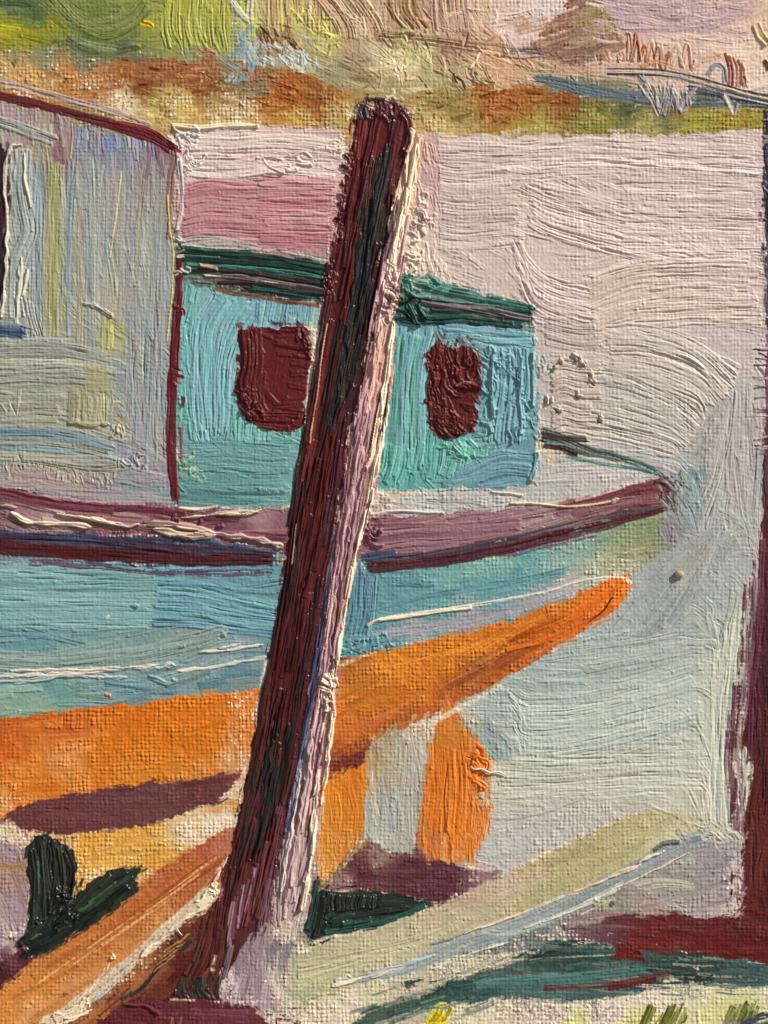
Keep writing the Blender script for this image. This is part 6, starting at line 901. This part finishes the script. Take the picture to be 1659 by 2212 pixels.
# foot brush marks
for p_, w_, c in (([(468, 1960), (452, 2040), (420, 2110), (388, 2148)], 26, (104, 52, 40)), ([(486, 2000), (470, 2080), (440, 2140)], 20, (92, 44, 38)), ([(448, 1980), (424, 2060), (400, 2110)], 18, (98, 52, 40)), ([(474, 1940), (466, 2010), (458, 2090)], 14, (96, 38, 40)), ([(500, 2040), (488, 2090), (478, 2120)], 14, (112, 96, 104))):
    stroke(p_, w_, c, POST, t=2.6, br=1.3, lip=1.6, rag=.9, mix=.12, cj=8)
for k in range(16): x = rng.uniform(378, 470); stroke([(x + rng.uniform(2, 16), 2112), (x, 2138), (x + rng.uniform(4, 18), 2158)], rng.uniform(5, 11), [(52, 50, 44), (64, 66, 56), (44, 40, 38)][k % 3], POST, t=1.5, br=1.2, lip=.8, dry=.15, mix=.25)
for k in range(8): y = 1930 + k * 12; stroke([(560 - k * 8, y - 70), (546 - k * 7, y - 20), (530 - k * 5, y + 30)], 10, [(116, 70, 78), (150, 120, 128), (100, 46, 50)][k % 3], POST, t=1.8, br=1.1, lip=1, dry=.15)
bare([(470, 2060), (455, 2110), (446, 2140)], 14, .5); bare([(480, 2110), (490, 2150), (478, 2165)], 24, .55); bare([(365, 2158), (420, 2160), (480, 2164)], 9, .5); bare([(628, 1985), (616, 2030), (608, 2060)], 22, .55); bare([(540, 2168), (600, 2160)], 20, .6); bare([(668, 1840), (684, 1880), (694, 1905)], 12, .55)


# ------------------------------------------------------------------ relief to meshes
crumbs((-80, -80, 1739, 2292), 1500, 1.7)
H = WEAVE * VIS * (2.3 + 1.1 * N15 + .8 * N60) + PH + .26 * NF + .2 * noise(4.2) + .12 * N15
k = np.array([1, 2, 1], F) / 4
Hp = np.pad(H, 1, mode='edge'); Hs = Hp[:-2] * k[0] + Hp[1:-1] * k[1] + Hp[2:] * k[2]
Hs = Hs[:, :-2] * k[0] + Hs[:, 1:-1] * k[1] + Hs[:, 2:] * k[2]
H = .68 * H + .32 * Hs
H[:2] = -3; H[-2:] = -3; H[:, :2] = -3; H[:, -2:] = -3
# tidy the part map: majority of a small window, so single stray samples join their surround
for _ in range(2):
    c = ID[1:-1, 1:-1]; nb = [ID[:-2, 1:-1], ID[2:, 1:-1], ID[1:-1, :-2], ID[1:-1, 2:]]
    same = sum((q == c).astype(int) for q in nb)
    alt = np.where(nb[0] == nb[1], nb[0], np.where(nb[2] == nb[3], nb[2], np.where(nb[0] == nb[2], nb[0], nb[3])))
    ID[1:-1, 1:-1] = np.where(same <= 1, alt, c)

lum = (COL @ np.array([.3, .59, .11], F))[..., None]
chroma = (COL.max(-1) - COL.min(-1))[..., None]
red = sstep(1.1, 1.6, COL[..., :1] / (COL[..., 1:2] + 8))
sat = (.9 + .32 * red) * (1 - sstep(45, 130, lum)) + .88 * sstep(45, 130, lum) + .13 * sstep(90, 140, chroma) * sstep(60, 110, lum)              # dark pigments are purer than the pale mixed ones
COL = (lum + (COL - lum) * sat) * (.78 + .22 * sstep(40, 120, lum))
col = np.clip(COL, 4, 245) / 255.0
LIN = np.where(col <= .04045, col / 12.92, ((col + .055) / 1.055) ** 2.4).astype(F)

def paint_material(name, rough, spec, bump=.0):
    m = bpy.data.materials.new(name); m.use_nodes = True
    nt = m.node_tree; N = nt.nodes; Lk = nt.links; p = N['Principled BSDF']
    at = N.new('ShaderNodeAttribute'); at.attribute_name = 'pigment'
    tc = N.new('ShaderNodeTexCoord')
    ns = N.new('ShaderNodeTexNoise'); ns.inputs['Scale'].default_value = 260; ns.inputs['Detail'].default_value = 4
    Lk.new(tc.outputs['Object'], ns.inputs['Vector'])
    mr = N.new('ShaderNodeMapRange'); mr.inputs['To Min'].default_value = .93; mr.inputs['To Max'].default_value = 1.07
    Lk.new(ns.outputs['Fac'], mr.inputs['Value'])
    hs = N.new('ShaderNodeHueSaturation'); Lk.new(mr.outputs[0], hs.inputs['Value']); Lk.new(at.outputs['Color'], hs.inputs['Color'])
    Lk.new(hs.outputs[0], p.inputs['Base Color'])
    rr = N.new('ShaderNodeMapRange'); rr.inputs['To Min'].default_value = rough - .1; rr.inputs['To Max'].default_value = rough + .1
    Lk.new(ns.outputs['Fac'], rr.inputs['Value']); Lk.new(rr.outputs[0], p.inputs['Roughness'])
    p.inputs['Specular IOR Level'].default_value = spec
    return m
MATS = {'canvas': paint_material('primed_linen', .85, .15), 'thin': paint_material('thin_oil_paint', .75, .2),
        'paint': paint_material('oil_paint', .48, .32), 'gloss': paint_material('glossy_oil_paint', .34, .4)}

def link(o, parent=None):
    scene.collection.objects.link(o)
    if parent: o.parent = parent
    return o
VX = ((np.arange(NX) / S - MARGIN - 829.5) * U).astype(F); VZ = ((1106 - (np.arange(NY) / S - MARGIN)) * U + ZC).astype(F)
cell = ID[:-1, :-1]
root = link(bpy.data.objects.new('oil_painting', None)); root.location = (0, 0, 0)
root['category'] = 'painting'
root['label'] = 'thickly brushed oil painting of a beached boat behind a leaning dark red post'

def build_mesh(name, cells, extra=None):
    jj, ii = np.nonzero(cells)
    quads = np.stack([jj * NX + ii, (jj + 1) * NX + ii, (jj + 1) * NX + ii + 1, jj * NX + ii + 1], 1)
    vid, inv = np.unique(quads.ravel(), return_inverse=True)
    vj, vi = vid // NX, vid % NX
    co = np.stack([VX[vi], -H[vj, vi] * U, VZ[vj]], 1).astype(F)
    cl = np.concatenate([LIN[vj, vi], np.ones((len(vid), 1), F)], 1)
    fc = inv.reshape(-1, 4)
    if extra is not None:
        eco, efc, ecl = extra
        fc = np.vstack([fc, efc + len(co)]); co = np.vstack([co, eco]).astype(F); cl = np.vstack([cl, ecl]).astype(F)
    me = bpy.data.meshes.new(name)
    me.vertices.add(len(co)); me.vertices.foreach_set('co', co.ravel())
    me.loops.add(fc.size); me.loops.foreach_set('vertex_index', fc.ravel().astype(np.int32))
    me.polygons.add(len(fc)); me.polygons.foreach_set('loop_start', np.arange(0, fc.size, 4, dtype=np.int32))
    me.update(calc_edges=True)
    ca = me.color_attributes.new('pigment', 'FLOAT_COLOR', 'POINT'); ca.data.foreach_set('color', cl.ravel())
    me.polygons.foreach_set('use_smooth', np.ones(len(fc), bool))
    me.update(); me.validate()
    return me

# stretched canvas: bare weave between the strokes, and the wrapped body behind
bx0, bx1 = float(VX[0]), float(VX[-1]); bz0, bz1 = float(VZ[-1]), float(VZ[0]); yf, yb = 3 * U, .036
eco = np.array([(x, y, z) for y in (yf, yb) for z in (bz0, bz1) for x in (bx0, bx1)], F)
efc = np.array([(0, 1, 3, 2), (4, 6, 7, 5), (0, 4, 5, 1), (2, 3, 7, 6), (0, 2, 6, 4), (1, 5, 7, 3)])
ecl = np.tile(np.array([[.72, .62, .48, 1]], F), (8, 1))
objs = []
for pid, (name, par, label, mk) in enumerate(PARTS):
    cells = cell == pid
    if not cells.any(): print('EMPTY PART', pid, name); objs.append(None); continue
    me = build_mesh(name, cells, (eco, efc, ecl) if pid == 0 else None)
    me.materials.append(MATS[mk])
    o = bpy.data.objects.new(name, me)
    link(o, root if par is None else objs[par])
    if label: o['label'] = label
    objs.append(o)

# ------------------------------------------------------------------ loose bits caught on the paint
def surf(x, y):
    i = int((x + MARGIN) * S); j = int((y + MARGIN) * S); return float(H[j, i])
def flat_mat(name, c, rough):
    m = bpy.data.materials.new(name); m.use_nodes = True; nt = m.node_tree; p = nt.nodes['Principled BSDF']
    ns = nt.nodes.new('ShaderNodeTexNoise'); ns.inputs['Scale'].default_value = 300
    rp = nt.nodes.new('ShaderNodeValToRGB'); rp.color_ramp.elements[0].color = tuple(v * .65 for v in c) + (1,); rp.color_ramp.elements[1].color = tuple(min(1, v * 1.25) for v in c) + (1,)
    nt.links.new(ns.outputs['Fac'], rp.inputs['Fac']); nt.links.new(rp.outputs[0], p.inputs['Base Color']); p.inputs['Roughness'].default_value = rough
    return m
import bmesh
def pebble(x, y, rx, ry, rz, rot, mat, label):
    bm = bmesh.new(); bmesh.ops.create_icosphere(bm, subdivisions=4, radius=1)
    for v in bm.verts:
        d = v.co.normalized(); f = 1 + .10 * math.sin(4 * d.x + 1) * math.cos(3 * d.z) + .07 * math.sin(7 * d.y + 2 * d.x) + .04 * math.sin(13 * d.z + 5 * d.x)
        v.co = (d.x * rx * f * U, d.y * rz * f * U, d.z * ry * f * U)
    me = bpy.data.meshes.new('grit'); bm.to_mesh(me); bm.free()
    for pl in me.polygons: pl.use_smooth = True
    me.materials.append(mat); o = link(bpy.data.objects.new('grit', me))
    o.location = ((x - 829.5) * U, -(surf(x, y) + rz * .75) * U, (1106 - y) * U + ZC); o.rotation_euler = (0, math.radians(rot), 0)
    o['label'] = label; o['category'] = 'grit'
pebble(1467, 1240, 10.5, 7.5, 6.5, 8, flat_mat('tan_grit', (.46, .36, .26), .8), 'tan grain of grit stuck on the grey paint right of the orange bow')
def fibre(pts, r, mat, name, label):
    P = smooth_path(pts, 3); bm = bmesh.new(); rings = []
    C3 = [((p[0] - 829.5) * U, -(max(surf(p[0], p[1]), 0) + p[2]) * U, (1106 - p[1]) * U + ZC) for p in P]
    for k, c in enumerate(C3):
        t = np.array(C3[min(k + 1, len(C3) - 1)]) - np.array(C3[max(k - 1, 0)]); t /= np.linalg.norm(t) + 1e-12
        a = np.cross(t, (0, 1, 0)); a /= np.linalg.norm(a) + 1e-12; b = np.cross(t, a)
        rr = r * U * (1 - .55 * abs(2 * k / (len(C3) - 1) - 1) ** 3)
        rings.append([bm.verts.new(np.array(c) + rr * (math.cos(q) * a + math.sin(q) * b)) for q in np.linspace(0, 2 * math.pi, 9)[:-1]])
    for r0, r1 in zip(rings, rings[1:]):
        for q in range(8): bm.faces.new((r0[q], r0[(q + 1) % 8], r1[(q + 1) % 8], r1[q]))
    bm.faces.new(rings[0][::-1]); bm.faces.new(rings[-1])
    bmesh.ops.recalc_face_normals(bm, faces=bm.faces)
    me = bpy.data.meshes.new(name); bm.to_mesh(me); bm.free()
    for pl in me.polygons: pl.use_smooth = True
    me.materials.append(mat); o = link(bpy.data.objects.new(name, me)); o['label'] = label; o['category'] = name
def smooth_path3(pts): return pts
_sp = smooth_path
def smooth_path(pts, step):
    q = _sp([p[:2] for p in pts], step); z = _sp([(p[0], p[2]) for p in pts], step)
    zz = np.interp(np.linspace(0, 1, len(q)), np.linspace(0, 1, len(pts)), [p[2] for p in pts])
    return np.column_stack([q, zz])
pale = flat_mat('pale_fibre', (.78, .70, .56), .6)
fibre([(1016, 1655, 2), (1026, 1661, 3), (1042, 1660, 4), (1058, 1668, 5), (1076, 1666, 5), (1092, 1673, 3)], 1.9, pale, 'fibre', 'cream fibre lying across the right edge of the bright orange prop')
fibre([(383, 2003, 3), (388, 2012, 5), (395, 2020, 3)], 1.1, pale, 'bristle', 'short pale brush bristle standing on the dark paint left of the post foot')


# ------------------------------------------------------------------ ground the canvas stands on
gm = bpy.data.materials.new('ground'); gm.use_nodes = True
gn = gm.node_tree.nodes; gp = gn['Principled BSDF']; gp.inputs['Roughness'].default_value = .9
gno = gn.new('ShaderNodeTexNoise'); gno.inputs['Scale'].default_value = 30; gno.inputs['Detail'].default_value = 8
gr = gn.new('ShaderNodeValToRGB'); gr.color_ramp.elements[0].color = (.16, .145, .12, 1); gr.color_ramp.elements[1].color = (.34, .31, .27, 1)
gm.node_tree.links.new(gno.outputs['Fac'], gr.inputs['Fac']); gm.node_tree.links.new(gr.outputs[0], gp.inputs['Base Color'])
gme = bpy.data.meshes.new('ground'); gme.from_pydata([(-200, -200, -.002), (200, -200, -.002), (200, 200, -.002), (-200, 200, -.002)], [], [(0, 1, 2, 3)])
gme.materials.append(gm)
g = link(bpy.data.objects.new('ground', gme)); g['kind'] = 'structure'
